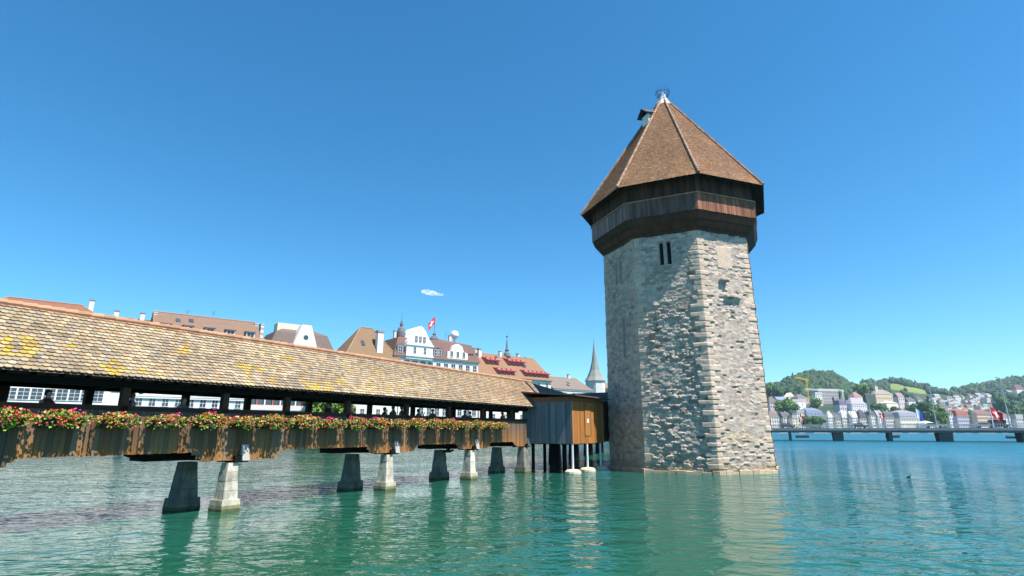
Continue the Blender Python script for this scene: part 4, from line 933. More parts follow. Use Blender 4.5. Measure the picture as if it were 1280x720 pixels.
# church
cp = bank(745, 22); ch = thing('church', 'small church with slender flared grey green spire beside the stone tower', 'church', cp + Vector((0, 0, QZ)), BANKRZ)
k_ = at(745, 500, cp.y).z; zz = lambda y: at(745, y, cp.y).z - QZ; pxm = cp.y / 690
mb = MB(); mb.lathe([(pxm * 12, 0), (pxm * 12, zz(478)), (pxm * 12.4, zz(477.5)), (pxm * 12.4, zz(476.5))], 0, 0, 8, (.62, .60, .54)); mb.build('wall', m_wallA, ch)
mb = MB(); mb.lathe([(pxm * 13.5, zz(476.5)), (pxm * 10, zz(471)), (pxm * 6.3, zz(463)), (pxm * 3.8, zz(453)), (pxm * 2.0, zz(441)), (.08, zz(427))], 0, 0, 8, (.25, .27, .24)); mb.build('spire', m_roofA, ch)
mb = MB(); mb.tube([(0, 0, zz(427.5)), (0, 0, zz(423.5))], .07, 5); mb.build('cross', m_iron, ch)
for k in range(8):
    a = math.pi / 8 + k * math.pi / 4 + math.pi / 8; rr = pxm * 12 * math.cos(math.pi / 8) + .01
    put_window(ch, rr * math.cos(a), rr * math.sin(a), zz(486), 1.0, 1.9, 2, 2, a + math.pi / 2)
mb = MB(); roof_shape(mb, 'gable', 3, 26, -6, 6, zz(494), 5, .4, (.2, .15, .12)); mb.build('roof', m_roofA, ch)
mb = MB(); mb.box(3, 26, -6, 6, -2, zz(494)); mb.build('nave', m_wallA, ch)

def aerial(t, x, y, z, h_):
    mb = MB(); mb.tube([(x, y, z - 1), (x, y, z + h_)], .035, 5)
    for k in range(4): mb.beam((x - .5 + .06 * k, y, z + h_ - .15 - k * .22), (x + .5 - .06 * k, y, z + h_ - .15 - k * .22), .03, .03)
    mb.build('aerial', m_iron, t)
aerial(h3, W3 * .55, D3 / 2, H3 + r3, 1.6); aerial(h3, W3 * .3, D3 / 2, H3 + r3, 1.1); aerial(gh2, hx(582), 8, H5 + r5, 1.8); aerial(gh2, hx(574), 8, H5 + r5, 2.2); aerial(th, W7 * .75, D7 / 2, H7 + r7, 1.4)
for px_ in (543, 547, 497): # dark round headed roof windows beside the white gable
    x = hx(px_); z = H5 + .8; mb = MB(); mb.poly([(x - 1, z), (x + 1, z), (x + 1, z + 1.7), (x + .7, z + 2.2), (x, z + 2.5), (x - .7, z + 2.2), (x - 1, z + 1.7)], -.15, 4, (.15, .13, .13)); d_ = mb.build('dormer', m_roofA, gh2); put_window(d_, x, -.154, z + .2, 1.1, 1.5, 2, 2)
# ------------------------------------------------------------------ trees
def crown_mesh(seed, hgt, rad, n, conif=False, tone=(1, 1, 1), leaf=.5):
    r = random.Random(seed); mb = MB(); lob = []
    for _ in range(11):
        a = r.uniform(0, 6.28); z = r.uniform(.28, .92); q = (1 - ((z - .55) / .55) ** 2) ** .5 if not conif else (1.02 - z)
        lob.append((Vector((math.cos(a) * rad * q * r.uniform(.2, .72), math.sin(a) * rad * q * r.uniform(.2, .72), hgt * z)), rad * r.uniform(.28, .5) * (1 if not conif else (1.15 - z)), r.uniform(.65, 1.3)))
    for _ in range(n):
        c, lr, g = r.choice(lob); d = Vector((r.gauss(0, 1), r.gauss(0, 1), r.gauss(0, 1))).normalized()
        p = c + d * lr * r.uniform(.55, 1.05); a = (d + Vector((r.uniform(-.7, .7), r.uniform(-.7, .7), r.uniform(-.2, .9)))).normalized(); b = a.orthogonal().normalized(); q = a.cross(b)
        sz = leaf * r.uniform(.5, 1.2); gg = g * r.uniform(.75, 1.25); col = tuple(t * gg for t in tone)
        an = r.uniform(0, 3.14); b, q = b * math.cos(an) + q * math.sin(an), q * math.cos(an) - b * math.sin(an)
        mb.add([p + b * sz, p + q * sz * .7, p - b * sz * .9, p - q * sz * .7], [(0, 1, 2, 3)], col)
    return mb.mesh('crown')
def trunk_mesh(seed, hgt, rad):
    r = random.Random(seed); mb = MB(); mb.tube([(0, 0, -1), (.1, 0, hgt * .3), (-.05, .1, hgt * .6), (0, 0, hgt * .9)], [hgt * .028, hgt * .02, hgt * .012, hgt * .004], 7)
    for k in range(7):
        a = k * 2.4; z = hgt * (.32 + .07 * k); mb.tube([(0, 0, z), (math.cos(a) * rad * .35, math.sin(a) * rad * .35, z + hgt * .08), (math.cos(a) * rad * .7, math.sin(a) * rad * .7, z + hgt * .14)], [hgt * .011, hgt * .007, hgt * .003], 5)
    return mb.mesh('trunk')
TK = {'dark': (crown_mesh(1, 13, 5, 2300, False, (.62, .78, .85), .55), trunk_mesh(1, 13, 5)), 'green': (crown_mesh(2, 12, 5.2, 2300, False, (.95, 1.0, .8), .55), trunk_mesh(2, 12, 5)),
      'lime': (crown_mesh(3, 11, 4.8, 2300, False, (1.35, 1.2, .75), .5), trunk_mesh(3, 11, 4.6)), 'conifer': (crown_mesh(4, 18, 4.6, 1500, True, (.42, .58, .8), .7), trunk_mesh(4, 18, 3))}
for c_, t_m in TK.values(): c_.materials.append(m_leaf); t_m.materials.append(m_trunk)
def tree(kind, loc, size, label, group=None):
    t = thing({'conifer': 'conifer_tree'}.get(kind, 'broadleaf_tree'), label, 'tree', loc, rng.uniform(0, 6.28), group)
    h = {'dark': 13, 'green': 12, 'lime': 11, 'conifer': 18}[kind]; s_ = size / h; t.scale = (s_ * rng.uniform(.9, 1.2), s_ * rng.uniform(.9, 1.2), s_)
    link('crown', TK[kind][0], None, t); link('trunk', TK[kind][1], None, t); return t
for px, yt, back, k, lab in ((397, 492, 2.5, 'lime', 'pale yellow green quay tree seen behind the bridge railing'), (414, 497, 2.2, 'green', 'dark quay tree behind the lone person on the bridge'), (430, 493, 3, 'lime', 'bright green quay tree seen left of the grey wall')):
    p = bank(px, back); tree(k, p + Vector((0, 0, QZ)), zat(px, yt, p) - QZ, lab)

# ------------------------------------------------------------------ road bridge over the lake outlet
SA, SB = Vector((82.65, 168.2, 0)), Vector((131.9, 145.8, 0)); SD = (SB - SA).normalized(); SI = Vector((-SD.y, SD.x, 0)); SRZ = math.atan2(SD.y, SD.x)
def on_sb(px, off=0.0):
    r = ray(px, 538); k = r[0] / r[1]; p0 = SA + SI * off; t = (k * p0.y - p0.x) / (SD.x - k * SD.y); return t
rbr = thing('road_bridge', 'long low grey concrete road bridge with railing crossing the lake behind the tower', 'bridge', SA, SRZ)
b0, b1 = -62, 130
mb = MB(); mb.hexa([(b0, .9, 2.35), (b1, .9, 2.35), (b1, 17, 2.35), (b0, 17, 2.35), (b0, 0, 3.0), (b1, 0, 3.0), (b1, 18, 3.0), (b0, 18, 3.0)], (.5, .5, .5)); mb.box(b0, b1, 0, 18, 3.004, 3.62, (.62, .62, .62)); mb.build('deck', m_conc, rbr)
mb = MB(); mb.box(b0, b1, .15, 17.85, 3.624, 3.66); mb.build('roadway', M('asphalt', (.055, .055, .058), .9, .2, 2), rbr)
for yy in (.1, 17.8):
    mb = MB(); mb.box(b0, b1, yy, yy + .08, 4.55, 4.65); mb.box(b0, b1, yy, yy + .06, 4.1, 4.16)
    k = b0
    while k < b1: mb.box(k, k + .06, yy, yy + .06, 3.62, 4.55); k += .55
    mb.build('railing', M('railing_paint', (.45, .47, .48), .6, .1), rbr)
for px, wd in ((987, .7), (1047, 2.6), (1112, .9), (1181, 3.2), (1279, 1.2), (1400, 3)):
    s_ = on_sb(px, 2); mb = MB(); wb = wd * .42
    mb.hexa([(s_ - wb, 2, -3), (s_ + wb, 2, -3), (s_ + wb, 6, -3), (s_ - wb, 6, -3), (s_ - wd / 2, 1.6, 2.4), (s_ + wd / 2, 1.6, 2.4), (s_ + wd / 2, 6.4, 2.4), (s_ - wd / 2, 6.4, 2.4)], (.32, .32, .33)); mb.build('pier', m_conc, rbr)
def sbw(s_, off, z): return SA + SD * s_ + SI * off + Vector((0, 0, z))
# masts and flags
m_mast = M('mast_paint', (.42, .43, .44), .5, .1)
def mast(px, ytop, off, r_, label, head):
    s_ = on_sb(px, off); p = sbw(s_, off, 3.66); h_ = zat(px, ytop, p) - 3.66
    t = thing('lamp_mast', label, 'mast', p, SRZ, 'masts along the road bridge')
    mb = MB(); mb.tube([(0, 0, 0), (0, 0, h_)], [r_, r_ * .55], 8); mb.build('pole', m_mast, t)
    if head: mb = MB(); mb.beam((0, 0, h_ - .1), (0, 2.2, h_ + .15), .1, .1); mb.box(-.2, .2, 1.7, 2.6, h_ + .1, h_ + .26); mb.build('lamp_head', m_mast, t)
    mb = MB(); mb.lathe([(r_ * 2, 0), (r_ * 2, .35), (r_, .45)], 0, 0, 8); mb.build('foot', m_mast, t)
    return t
for a in ((1044, 511, 1.0, .10, 'thin bridge mast before the pale quay houses, leftmost of the masts', 0), (1058, 498, 6, .09, 'tall thin mast just right of the first short mast', 1), (1067, 511, 1.0, .10, 'short mast by the dark flat roofed house', 0), (1091, 492, 6, .10, 'tall mast before the tan palatial building', 1),
          (1109, 517, 1.0, .08, 'short mast beside the red flag on the bridge', 0), (1172, 483, 2.0, .16, 'tall thick mast before the group of dark trees', 1), (1264, 472, 2.0, .17, 'tallest thick mast at the right end beside the big red flag', 1)): mast(*a)
def lucerne(u_, v_): return WHT if u_ + (1 - v_) * 0 < .5 else (.02, .05, .42)
def flagpole(px, ytop, off, fl, fw_, fh_, droop, label, plabel, rz, seed):
    s_ = on_sb(px, off); p = sbw(s_, off, 3.66); h_ = zat(px, ytop, p) - 3.66
    t = thing('flagpole', plabel, 'flagpole', p, SRZ, 'flagpoles on the road bridge')
    mb = MB(); mb.tube([(0, 0, 0), (0, 0, h_)], [.14, .08], 8); mb.build('pole', M('white_paint', (.78, .78, .77), .5, .05), t)
    mb = MB(); mb.lathe([(.05, h_), (.13, h_ + .12), (.05, h_ + .25)], 0, 0, 8); mb.build('knob', m_mast, t)
    flag(label, p + Vector((0, 0, h_ - .15)), rz, fw_, fh_, fl, droop, seed)
flagpole(1243, 507.5, 1.0, swiss, 3.4, 2.5, .55, 'large red flag with white cross flying at the right end of the road bridge', 'thick white flagpole carrying the large red flag', SRZ + .35, 2)
flagpole(1149.5, 511, 1.0, lucerne, 1.9, 2.4, .55, 'white and blue flag flying over the middle of the road bridge', 'white flagpole carrying the white and blue flag', SRZ + .3, 0)
flagpole(1102, 515, 1.0, swiss, 1.5, 1.5, .6, 'small red flag with white cross before the dark mansard house', 'flagpole carrying the small red flag left of the arcaded building', SRZ + .3, 1)
flagpole(1002, 516, 1.0, swiss, 1.4, 2.2, .9, 'limp red flag hanging before the cream quay house near the tower', 'flagpole carrying the limp red flag near the tower', SRZ + .2, 3)
# cars on the road bridge
m_car = [M('car_paint', c, .25, .03, 1, spec=.5) for c in ((.03, .035, .045), (.5, .5, .5), (.10, .02, .02), (.03, .05, .12))]
m_rub = M('rubber', (.02, .02, .02), .9, .1)
def car(px, off, lab, mt, van=False):
    s_ = on_sb(px, off); t = thing('parked_car' if 0 else 'car', lab, 'car', sbw(s_, off, 3.66), SRZ, 'vehicles on the road bridge'); h = 2.1 if van else 1.42
    mb = MB(); mb.poly([(-2.1, .3), (2.1, .3), (2.15, .75), (1.3, .85), (.7 if not van else 1.5, h), (-1.4 if not van else -2.0, h), (-2.05, .9)], -.85, .85); mb.build('body', mt, t)
    mb = MB()
    for yy in (-.87, .853): mb.poly([(1.05, .9), (.62, h - .1), (-1.3, h - .1), (-1.75, .92)], yy, yy + .017)
    mb.build('side_windows', m_glass, t)
    for x in (-1.3, 1.35):
        for y in (-.86, .66): mb = MB(); mb.poly([(x + .32 * math.cos(2 * math.pi * k / 14), .32 + .32 * math.sin(2 * math.pi * k / 14)) for k in range(14)], y, y + .2); mb.build('wheel', m_rub, t)
for a in ((1250, 5, 'dark van below the large red flag', m_car[0], True), (1232, 5, 'pale car left of the large red flag', m_car[1]), (1168, 5, 'pale car at the foot of the tall mast by the trees', m_car[1]), (985, 5, 'dark red car nearest the stone tower', m_car[2]), (1075, 12, 'blue car midway between two masts', m_car[3])): car(*a)
# small covered boats moored beyond the bridge
m_cover = M('boat_cover', (.02, .03, .045), .7, .2); m_hull = M('boat_hull', (.05, .07, .09), .4, .2)
for px, py, lab in ((1003, 545.5, 'dark covered boat moored nearest the stone tower'), (1116, 545.5, 'dark covered boat right of the thin middle bridge pier'), (1268, 546.5, 'dark covered boat near the rightmost bridge pier')):
    r = ray(px, py + 1.6); tt = -HC / r[2]; p = Vector((r[0] * tt, r[1] * tt, 0)); t = thing('moored_boat', lab, 'boat', p, SRZ + .15, 'dark boats moored behind the road bridge')
    L_ = 2.6; mb = MB(); n = 9; vs = []
    for i in range(n):
        u_ = i / (n - 1); x = (u_ - .5) * 2 * L_; w_ = .95 * math.sin(math.pi * (.12 + .80 * u_)) ** .8 + .03
        vs += [(x, -w_ * .6, -.25), (x, -w_, .65 + .25 * u_ ** 3), (x, w_, .65 + .25 * u_ ** 3), (x, w_ * .6, -.25)]
    fs_ = []
    for i in range(n - 1):
        for k in range(4): fs_.append((i * 4 + k, i * 4 + (k + 1) % 4, i * 4 + 4 + (k + 1) % 4, i * 4 + 4 + k))
    mb.add(vs, fs_ + [(0, 1, 2, 3), (n * 4 - 1, n * 4 - 2, n * 4 - 3, n * 4 - 4)]); mb.build('hull', m_hull, t)
    mb = MB(); vs = []
    for i in range(n):
        u_ = i / (n - 1); x = (u_ - .5) * 1.9 * L_; w_ = .9 * math.sin(math.pi * (.12 + .80 * u_)) ** .8 + .02; z = .7 + .25 * u_ ** 3
        vs += [(x, -w_, z), (x, -w_ * .5, z + .4), (x, w_ * .5, z + .4), (x, w_, z)]
    fs_ = [(i * 4 + k, i * 4 + k + 1, i * 4 + 5 + k, i * 4 + 4 + k) for i in range(n - 1) for k in range(3)]; mb.add(vs, fs_); mb.build('cover', m_cover, t)

# ------------------------------------------------------------------ terrain with hills, beyond the lake
SKY = [(700, 500), (900, 490), (962, 482), (975, 479), (986, 474), (1000, 469), (1012, 465.5), (1030, 464), (1044, 465), (1054, 470), (1064, 478), (1074, 478), (1090, 474), (1100, 478), (1112, 474), (1122, 473), (1140, 475), (1155, 480), (1170, 483), (1182, 484), (1200, 485), (1213, 481), (1232, 479), (1250, 475), (1266, 472), (1284, 470), (1330, 466), (1500, 462)]
CRY = [(700, 1300), (960, 1250), (1055, 1350), (1070, 1650), (1185, 1650), (1200, 1900), (1500, 1900)]
kx = lambda px: ray(px, 500)[0] / ray(px, 500)[1]
SK = np.array([kx(p) for p, _ in SKY]); SZ = np.array([(ray(p, y)[2] / ray(p, y)[1]) for p, y in SKY]); CK = np.array([kx(p) for p, _ in CRY]); CY = np.array([c for _, c in CRY], dtype=float)
TREEH = 11
def terr(k, Y):
    yc = np.interp(k, CK, CY); zc = np.interp(k, SK, SZ) * yc + HC - TREEH
    u_ = np.clip((Y - 660) / (yc - 660), 0, 1); up = 2.2 + (zc - 2.2) * (u_ ** 1.12)
    dn = np.clip((Y - yc) / 900, 0, 1); z = np.where(Y <= yc, up, zc * (1 - .55 * dn))
    bump = (fbm(k * Y * .012, Y * .012, 4, 3) - .45) * 14 * np.clip((Y - 700) / 300, 0, 1) * np.clip((yc - Y) / 200, 0, 1)
    return z + bump
def terrz(x, y): return float(terr(np.array(x / y), np.array(float(y))))
nk, ny = 240, 110
kk = np.linspace(.12, 1.5, nk); YY = np.concatenate([[632, 640], np.linspace(648, 2000, ny - 14), np.linspace(2040, 3000, 12)])
Kg, Yg = np.meshgrid(kk, YY); Zg = terr(Kg, Yg); Zg[0] = -3; Zg[1] = 1.6; Zg[2] = 2.0
def meadow(k, Y):
    px_y = (Zg - HC) / Y if False else None
    return None
MEAD = [(1075, 485, 8, 3.2), (1121, 484, 14, 4), (1141, 487.5, 20, 3.4), (1180, 489.8, 17, 2.4)]
def is_meadow(px, py):
    m = np.zeros(np.shape(px), bool)
    for cx, cy, a_, b_ in MEAD: m |= ((px - cx) / a_) ** 2 + ((py - cy - (px - cx) * .16) / b_) ** 2 < 1
    return m
def topix(X, Y, Z):
    Z = Z - HC; d = Y * CT + Z * ST; u_ = -Y * ST + Z * CT; return 640 + FPX * X / d, 360 - FPX * u_ / d
PXg, PYg = topix(Kg * Yg, Yg, Zg); md = is_meadow(PXg, PYg)
colg = np.where(md[..., None], np.array([.16, .21, .045]), np.array([.035, .06, .025])); nz_ = fbm(Kg * 60, Yg * .03, 8, 3)[..., None]; colg = colg * (.7 + .6 * nz_)
colg[:8] = (.25, .24, .2)
idx = np.arange(nk * len(YY)).reshape(len(YY), nk); Fg = np.stack([idx[:-1, :-1], idx[:-1, 1:], idx[1:, 1:], idx[1:, :-1]], -1).reshape(-1, 4)
o = link('hills', np_mesh('hills', np.stack([Kg * Yg, Yg, Zg], -1).reshape(-1, 3), Fg, colg.reshape(-1, 3), True), M('grass_slope', (1, 1, 1), .9, .15, .05, attr=True)); o['kind'] = 'structure'
# forest on the hills: nobody could count it
ico_v = []; 
t_ = (1 + 5 ** .5) / 2
iv = np.array([(-1, t_, 0), (1, t_, 0), (-1, -t_, 0), (1, -t_, 0), (0, -1, t_), (0, 1, t_), (0, -1, -t_), (0, 1, -t_), (t_, 0, -1), (t_, 0, 1), (-t_, 0, -1), (-t_, 0, 1)]); iv /= np.linalg.norm(iv[0])
if_ = [(0, 11, 5), (0, 5, 1), (0, 1, 7), (0, 7, 10), (0, 10, 11), (1, 5, 9), (5, 11, 4), (11, 10, 2), (10, 7, 6), (7, 1, 8), (3, 9, 4), (3, 4, 2), (3, 2, 6), (3, 6, 8), (3, 8, 9), (4, 9, 5), (2, 4, 11), (6, 2, 10), (8, 6, 7), (9, 8, 1)]
def subdiv(v, f):
    v = [np.array(p) for p in v]; cache = {}; nf = []
    def mid(a, b):
        k = (min(a, b), max(a, b))
        if k not in cache: m = v[a] + v[b]; v.append(m / np.linalg.norm(m)); cache[k] = len(v) - 1
        return cache[k]
    for a, b, c in f: ab, bc, ca = mid(a, b), mid(b, c), mid(c, a); nf += [(a, ab, ca), (b, bc, ab), (c, ca, bc), (ab, bc, ca)]
    return np.array(v), nf
sv, sf = subdiv(iv, if_); sf = np.array(sf)
VV, FF, CC, nb = [], [], [], 0
NT = 7500; cnt = 0
while cnt < NT:
    k = nrg.uniform(.36, 1.12); yc = float(np.interp(k, CK, CY)); f_ = nrg.random() ** .6; Y = 900 + (yc + 60 - 900) * f_
    px, py = 640 + 0 * k, 0
    z = float(terr(np.array(k), np.array(Y))); px, py = topix(k * Y, Y, z)
    if is_meadow(np.array([px]), np.array([py]))[0]: continue
    pt = topix(k * Y, Y, z + 13)
    if is_meadow(np.array([pt[0]]), np.array([pt[1]]))[0]: continue
    if 1140 < px < 1245 and Y < 1440: continue
    low = py > (497 if px < 1190 else 510)
    if low: 
        if nrg.random() < .85: continue
    r_ = nrg.uniform(3.6, 7.5); hh = r_ * nrg.uniform(.9, 1.6)
    con = nrg.random() < .25
    j = 1 + (nrg.random(len(sv)) - .5) * .5
    P_ = sv * j[:, None] * np.array([r_, r_, hh])
    if con: tz_ = (sv[:, 2] + 1) / 2; P_ = P_ * np.stack([1.15 - tz_ * .95, 1.15 - tz_ * .95, np.full(len(sv), 1.25)], -1)
    P_ = P_ + np.array([k * Y, Y, z + hh * .55])
    g = nrg.uniform(.55, 1.35); base = np.array([.034, .078, .026]) if not con else np.array([.020, .052, .030])
    if nrg.random() < .12: base = np.array([.06, .085, .025])
    sh = (.75 + .5 * nrg.random(len(sv)))[:, None]
    VV.append(P_); FF.append(sf + nb); CC.append(base * g * sh); nb += len(sv); cnt += 1
o = link('forest', np_mesh('forest', np.concatenate(VV), np.concatenate(FF), np.concatenate(CC)), M('forest_leaf', (1, 1, 1), .8, .35, .25, attr=True)); tag(o, 'dark green woodland covering the rounded hills on the far shore', 'woodland', kind='stuff')

# ------------------------------------------------------------------ the lakeside town
def facing(px, extra=0.0): return .3 + extra * .6
def thouse(label, px0, px1, eave, ridge, Y, kind, wall, roof, floors, cols, extra=0.0, D=None, simple=True, name='quay_house', cat='house', group=None, **kw):
    pm = (px0 + px1) / 2; rz = facing(pm, extra); k = kx(pm); W = (kx(px1) - kx(px0)) * Y * 1.02
    z0 = max(2.0, min(terrz(k * Y, Y), terrz(k * Y, Y + 8))); H = at(pm, eave, Y).z - z0; D = D or min(14, max(7, W * .7))
    rh = at(pm, ridge, Y + D / 2).z - z0 - H; H = max(H, 3.0)
    c = Vector((k * Y, Y, z0)) - Vector((math.cos(rz), math.sin(rz), 0)) * W / 2
    return house(name, label, cat, c, rz, W, D, H, kind, max(.6, rh), wall, roof, floors, cols, group, -99, kw.pop('chim', 1), kw.pop('dorm', 0), .35, kw.pop('win', (1.35, 2.5, 1, 1)), kw.pop('cornice', True), simple, **kw)
cream, tan, grey, wht, pink = (.80, .70, .53), (.66, .50, .34), (.50, .48, .45), (.82, .79, .74), (.66, .52, .46)
slate, purp, brn, redr = (.11, .11, .115), (.16, .125, .115), (.21, .15, .12), (.27, .11, .08)
Q = 665
thouse('grey beige quay house with purple grey roof touching the stone tower edge', 957, 975, 521, 514, Q, 'hip', (.55, .52, .49), purp, 4, 5, D=12)
thouse('grey gabled quay house with white arch at its foot near the tower', 975, 987, 522, 515, Q, 'gable', grey, slate, 4, 3)
thouse('narrow cream quay house with stacked white balconies', 987, 994, 523, 519, Q - 4, 'flat', cream, (.4, .38, .36), 5, 2, chim=0)
thouse('tall cream quay house with red awnings behind the limp red flag', 993, 1004, 516, 513, Q + 4, 'flat', (.76, .72, .62), (.45, .4, .36), 5, 3)
thouse('blue grey mansard hotel with five dark dormers above green trees', 1003, 1031, 520, 510, Q + 14, 'mansard', (.50, .53, .58), (.16, .20, .27), 4, 9, dorm=5, name='quay_hotel', cat='hotel', D=16)
thouse('pale grey quay house with white upper wall right of the mansard hotel', 1031, 1041, 522, 514, Q, 'hip', (.68, .68, .68), (.42, .42, .42), 5, 4)
thouse('yellowish quay house with tall white ground floor windows', 1040, 1049, 524, 519, Q, 'gable', (.60, .57, .48), slate, 4, 4)
thouse('wide pale quay house with white attic band', 1048, 1061, 522, 513, Q + 2, 'mansard', (.62, .59, .52), (.55, .53, .5), 4, 5)
thouse('cream quay house with bright bay windows left of the dark roofed house', 1060, 1071, 522, 514, Q, 'gable', (.72, .69, .64), (.45, .43, .42), 5, 4)
thouse('quay house with dark mansard roof and tan ground floor', 1070, 1083, 523, 512, Q, 'mansard', (.58, .50, .42), (.08, .085, .10), 4, 5, dorm=3)
thouse('pale narrow quay house with dark flat roof line', 1083, 1094, 519, 513, Q, 'mansard', (.66, .63, .57), (.10, .10, .11), 5, 4)
thouse('quay house with white balconies left of the small red flag', 1093, 1102, 521, 513, Q, 'gable', (.70, .68, .66), (.35, .34, .34), 5, 3)
thouse('dark mansard quay house behind the small red flag', 1101, 1117, 522, 514, Q, 'mansard', (.60, .54, .50), (.11, .12, .14), 4, 6, dorm=4)
thouse('long cream arcaded building with grey domed mansard roofs', 1117, 1149, 523, 513, Q, 'mansard', (.76, .70, .58), (.24, .25, .29), 3, 12, dorm=6, name='arcaded_building', cat='building', D=18)
thouse('low pale pavilion below the dark trees on the quay', 1148, 1166, 529, 526, Q - 4, 'hip', (.66, .66, .64), (.5, .5, .5), 1, 6, chim=0)
thouse('narrow white house left of the purple grey building', 1181, 1190, 518, 512, Q, 'gable', (.72, .70, .72), slate, 5, 3)
pg = thouse('purple grey building with red roof and green domed corner turret', 1189, 1213, 520, 511, Q, 'mansard', (.44, .42, .48), redr, 4, 8, dorm=4, name='corner_building', cat='building', D=16)
W_ = 24 / FPX * Q * math.hypot(1, kx(1201)); zt_ = at(1208, 511, Q).z - 2
mb = MB(); mb.lathe([(2.4, 0), (2.4, zt_ - 3.0), (2.7, zt_ - 2.9), (2.6, zt_ - 1.8), (1.9, zt_ - .6), (.8, zt_ + .2), (.25, zt_ + .5), (.05, zt_ + 2)], W_ * .80, -.6, 14, (.30, .46, .38)); mb.build('turret', m_roofA, pg)
thouse('long tan and pink hotel with red brown roof left of the large flag', 1213, 1242, 517, 512, Q, 'hip', (.66, .48, .34), (.22, .09, .075), 5, 12, name='quay_hotel', cat='hotel', D=15, chim=2)
thouse('white and green house partly behind the large red flag', 1243, 1262, 521, 514, Q, 'hip', (.60, .62, .60), (.17, .11, .10), 4, 6)
thouse('grey stepped house right of the thick bridge mast', 1263, 1275, 524, 518, Q, 'flat', (.58, .58, .58), (.4, .4, .4), 4, 4)
# second row and hillside
thouse('bright white block on the slope above the mansard hotel', 989, 1008, 502, 499.5, 780, 'flat', (.78, .77, .75), (.6, .5, .46), 3, 2, chim=0, name='hillside_house')
thouse('mauve roofed house on the slope behind the tower edge', 960, 975, 504, 496, 760, 'hip', (.52, .46, .48), purp, 3, 4, name='hillside_house')
thouse('blue roofed villa with white gable left of the white block', 972, 988, 503, 496, 790, 'gable', (.62, .62, .64), (.22, .26, .38), 3, 4, name='hillside_house')
thouse('white peaked house with cream top below the yellow crane', 985, 995, 496, 491, 850, 'front', wht, cream, 3, 3, name='hillside_house')
thouse('dark flat roofed house under the yellow crane', 996, 1012, 497, 493, 840, 'hip', (.45, .42, .42), (.16, .13, .14), 3, 4, name='hillside_house')
thouse('long grey brown block with pale flat roof under the white crane jib', 1021, 1052, 489, 486.5, 930, 'flat', (.40, .37, .38), (.68, .66, .64), 4, 10, name='apartment_block', cat='building', chim=0)
thouse('small white annex with pink side in front of the long grey block', 1019, 1029, 493, 490.5, 900, 'flat', (.76, .72, .73), (.6, .55, .55), 3, 3, name='hillside_house', chim=0)
thouse('house with dark purple dome shaped roof on the slope', 1047, 1061, 506, 499, 790, 'mansard', (.55, .53, .55), (.12, .10, .17), 2, 4, name='hillside_house')
thouse('large white and grey villa on the slope left of the bright tree', 1061, 1085, 505, 497, 790, 'hip', (.68, .66, .68), (.33, .31, .34), 4, 7, name='hillside_villa', cat='villa')
thouse('villa with red brown attic rising behind the white grey villa', 1067, 1080, 496, 490, 840, 'hip', (.70, .56, .50), (.30, .17, .16), 2, 4, name='hillside_villa', cat='villa')
pv = thouse('tan palatial building with pillared front and roof lantern on the slope', 1092, 1122, 493, 487, 880, 'hip', (.64, .52, .34), (.26, .22, .20), 3, 9, name='palace_building', cat='building', D=18)
mb = MB(); mb.box(8, 13, 5, 9, at(1105, 490, 880).z - terrz(kx(1107) * 880, 880), at(1105, 482.5, 880).z - terrz(kx(1107) * 880, 880), (.62, .56, .48)); mb.build('roof_lantern', m_wallA, pv)
thouse('low cream house at the foot of the palatial building', 1105, 1124, 504, 501, 800, 'hip', cream, (.5, .46, .4), 2, 6, name='hillside_house')
thouse('pinkish tall house right of the palatial building', 1122, 1132, 496, 491, 850, 'gable', (.66, .54, .52), (.28, .2, .19), 4, 3, name='hillside_house')
thouse('white gabled house left of the dark trees on the slope', 1134, 1146, 502, 497, 850, 'gable', wht, slate, 3, 4, name='hillside_house')
thouse('grey villa among dark trees above the blue flag', 1146, 1156, 500, 496, 900, 'hip', (.56, .57, .6), slate, 2, 3, name='hillside_house')
thouse('white house with dark roof high on the wooded right hill', 1271, 1288, 487, 481, 1250, 'hip', (.76, .72, .72), (.16, .08, .08), 2, 4, name='hillside_house')
thouse('small white house among trees on the right hill', 1262, 1271, 490, 488, 1250, 'gable', (.68, .66, .6), (.3, .26, .22), 1, 3, name='hillside_house', chim=0)
thouse('grey purple block with tall windows left of the red roofed corner building', 1173, 1184, 508, 502, 760, 'hip', (.42, .42, .52), slate, 5, 4, name='hillside_house')
kinds_h = [('small white house with grey roof in the cluster on the far right slope', wht, (.3, .3, .32)), ('small white house with brown roof in the cluster on the far right slope', (.74, .71, .66), brn), ('small cream house with red roof in the cluster on the far right slope', cream, redr), ('small pale flat roofed house in the cluster on the far right slope', (.74, .73, .72), (.6, .6, .6))]
for i in range(72):
    px = rng.uniform(1152, 1236); Y = rng.uniform(960, 1420); k = kx(px); lab, wl_, rf_ = kinds_h[i % 4]
    z = terrz(k * Y, Y); y_ = topix(k * Y, Y, z + 6)[1]
    if y_ < 493: continue
    wd = rng.uniform(6, 10); thouse(lab, px, px + wd, y_, y_ - rng.uniform(1.5, 3), Y, 'flat' if i % 4 == 3 else rng.choice(['gable', 'hip']), wl_, rf_, 2, 3, rng.uniform(-.4, .4), D=8, name='hillside_house', group='small houses clustered on the far slope', chim=0, cornice=False)
kinds_l = [('small mauve roofed house crowded on the slope above the quay row', (.6, .56, .56), purp), ('small white slate roofed house crowded on the slope above the quay row', wht, slate), ('small beige brown roofed house crowded on the slope above the quay row', (.64, .57, .47), brn)]
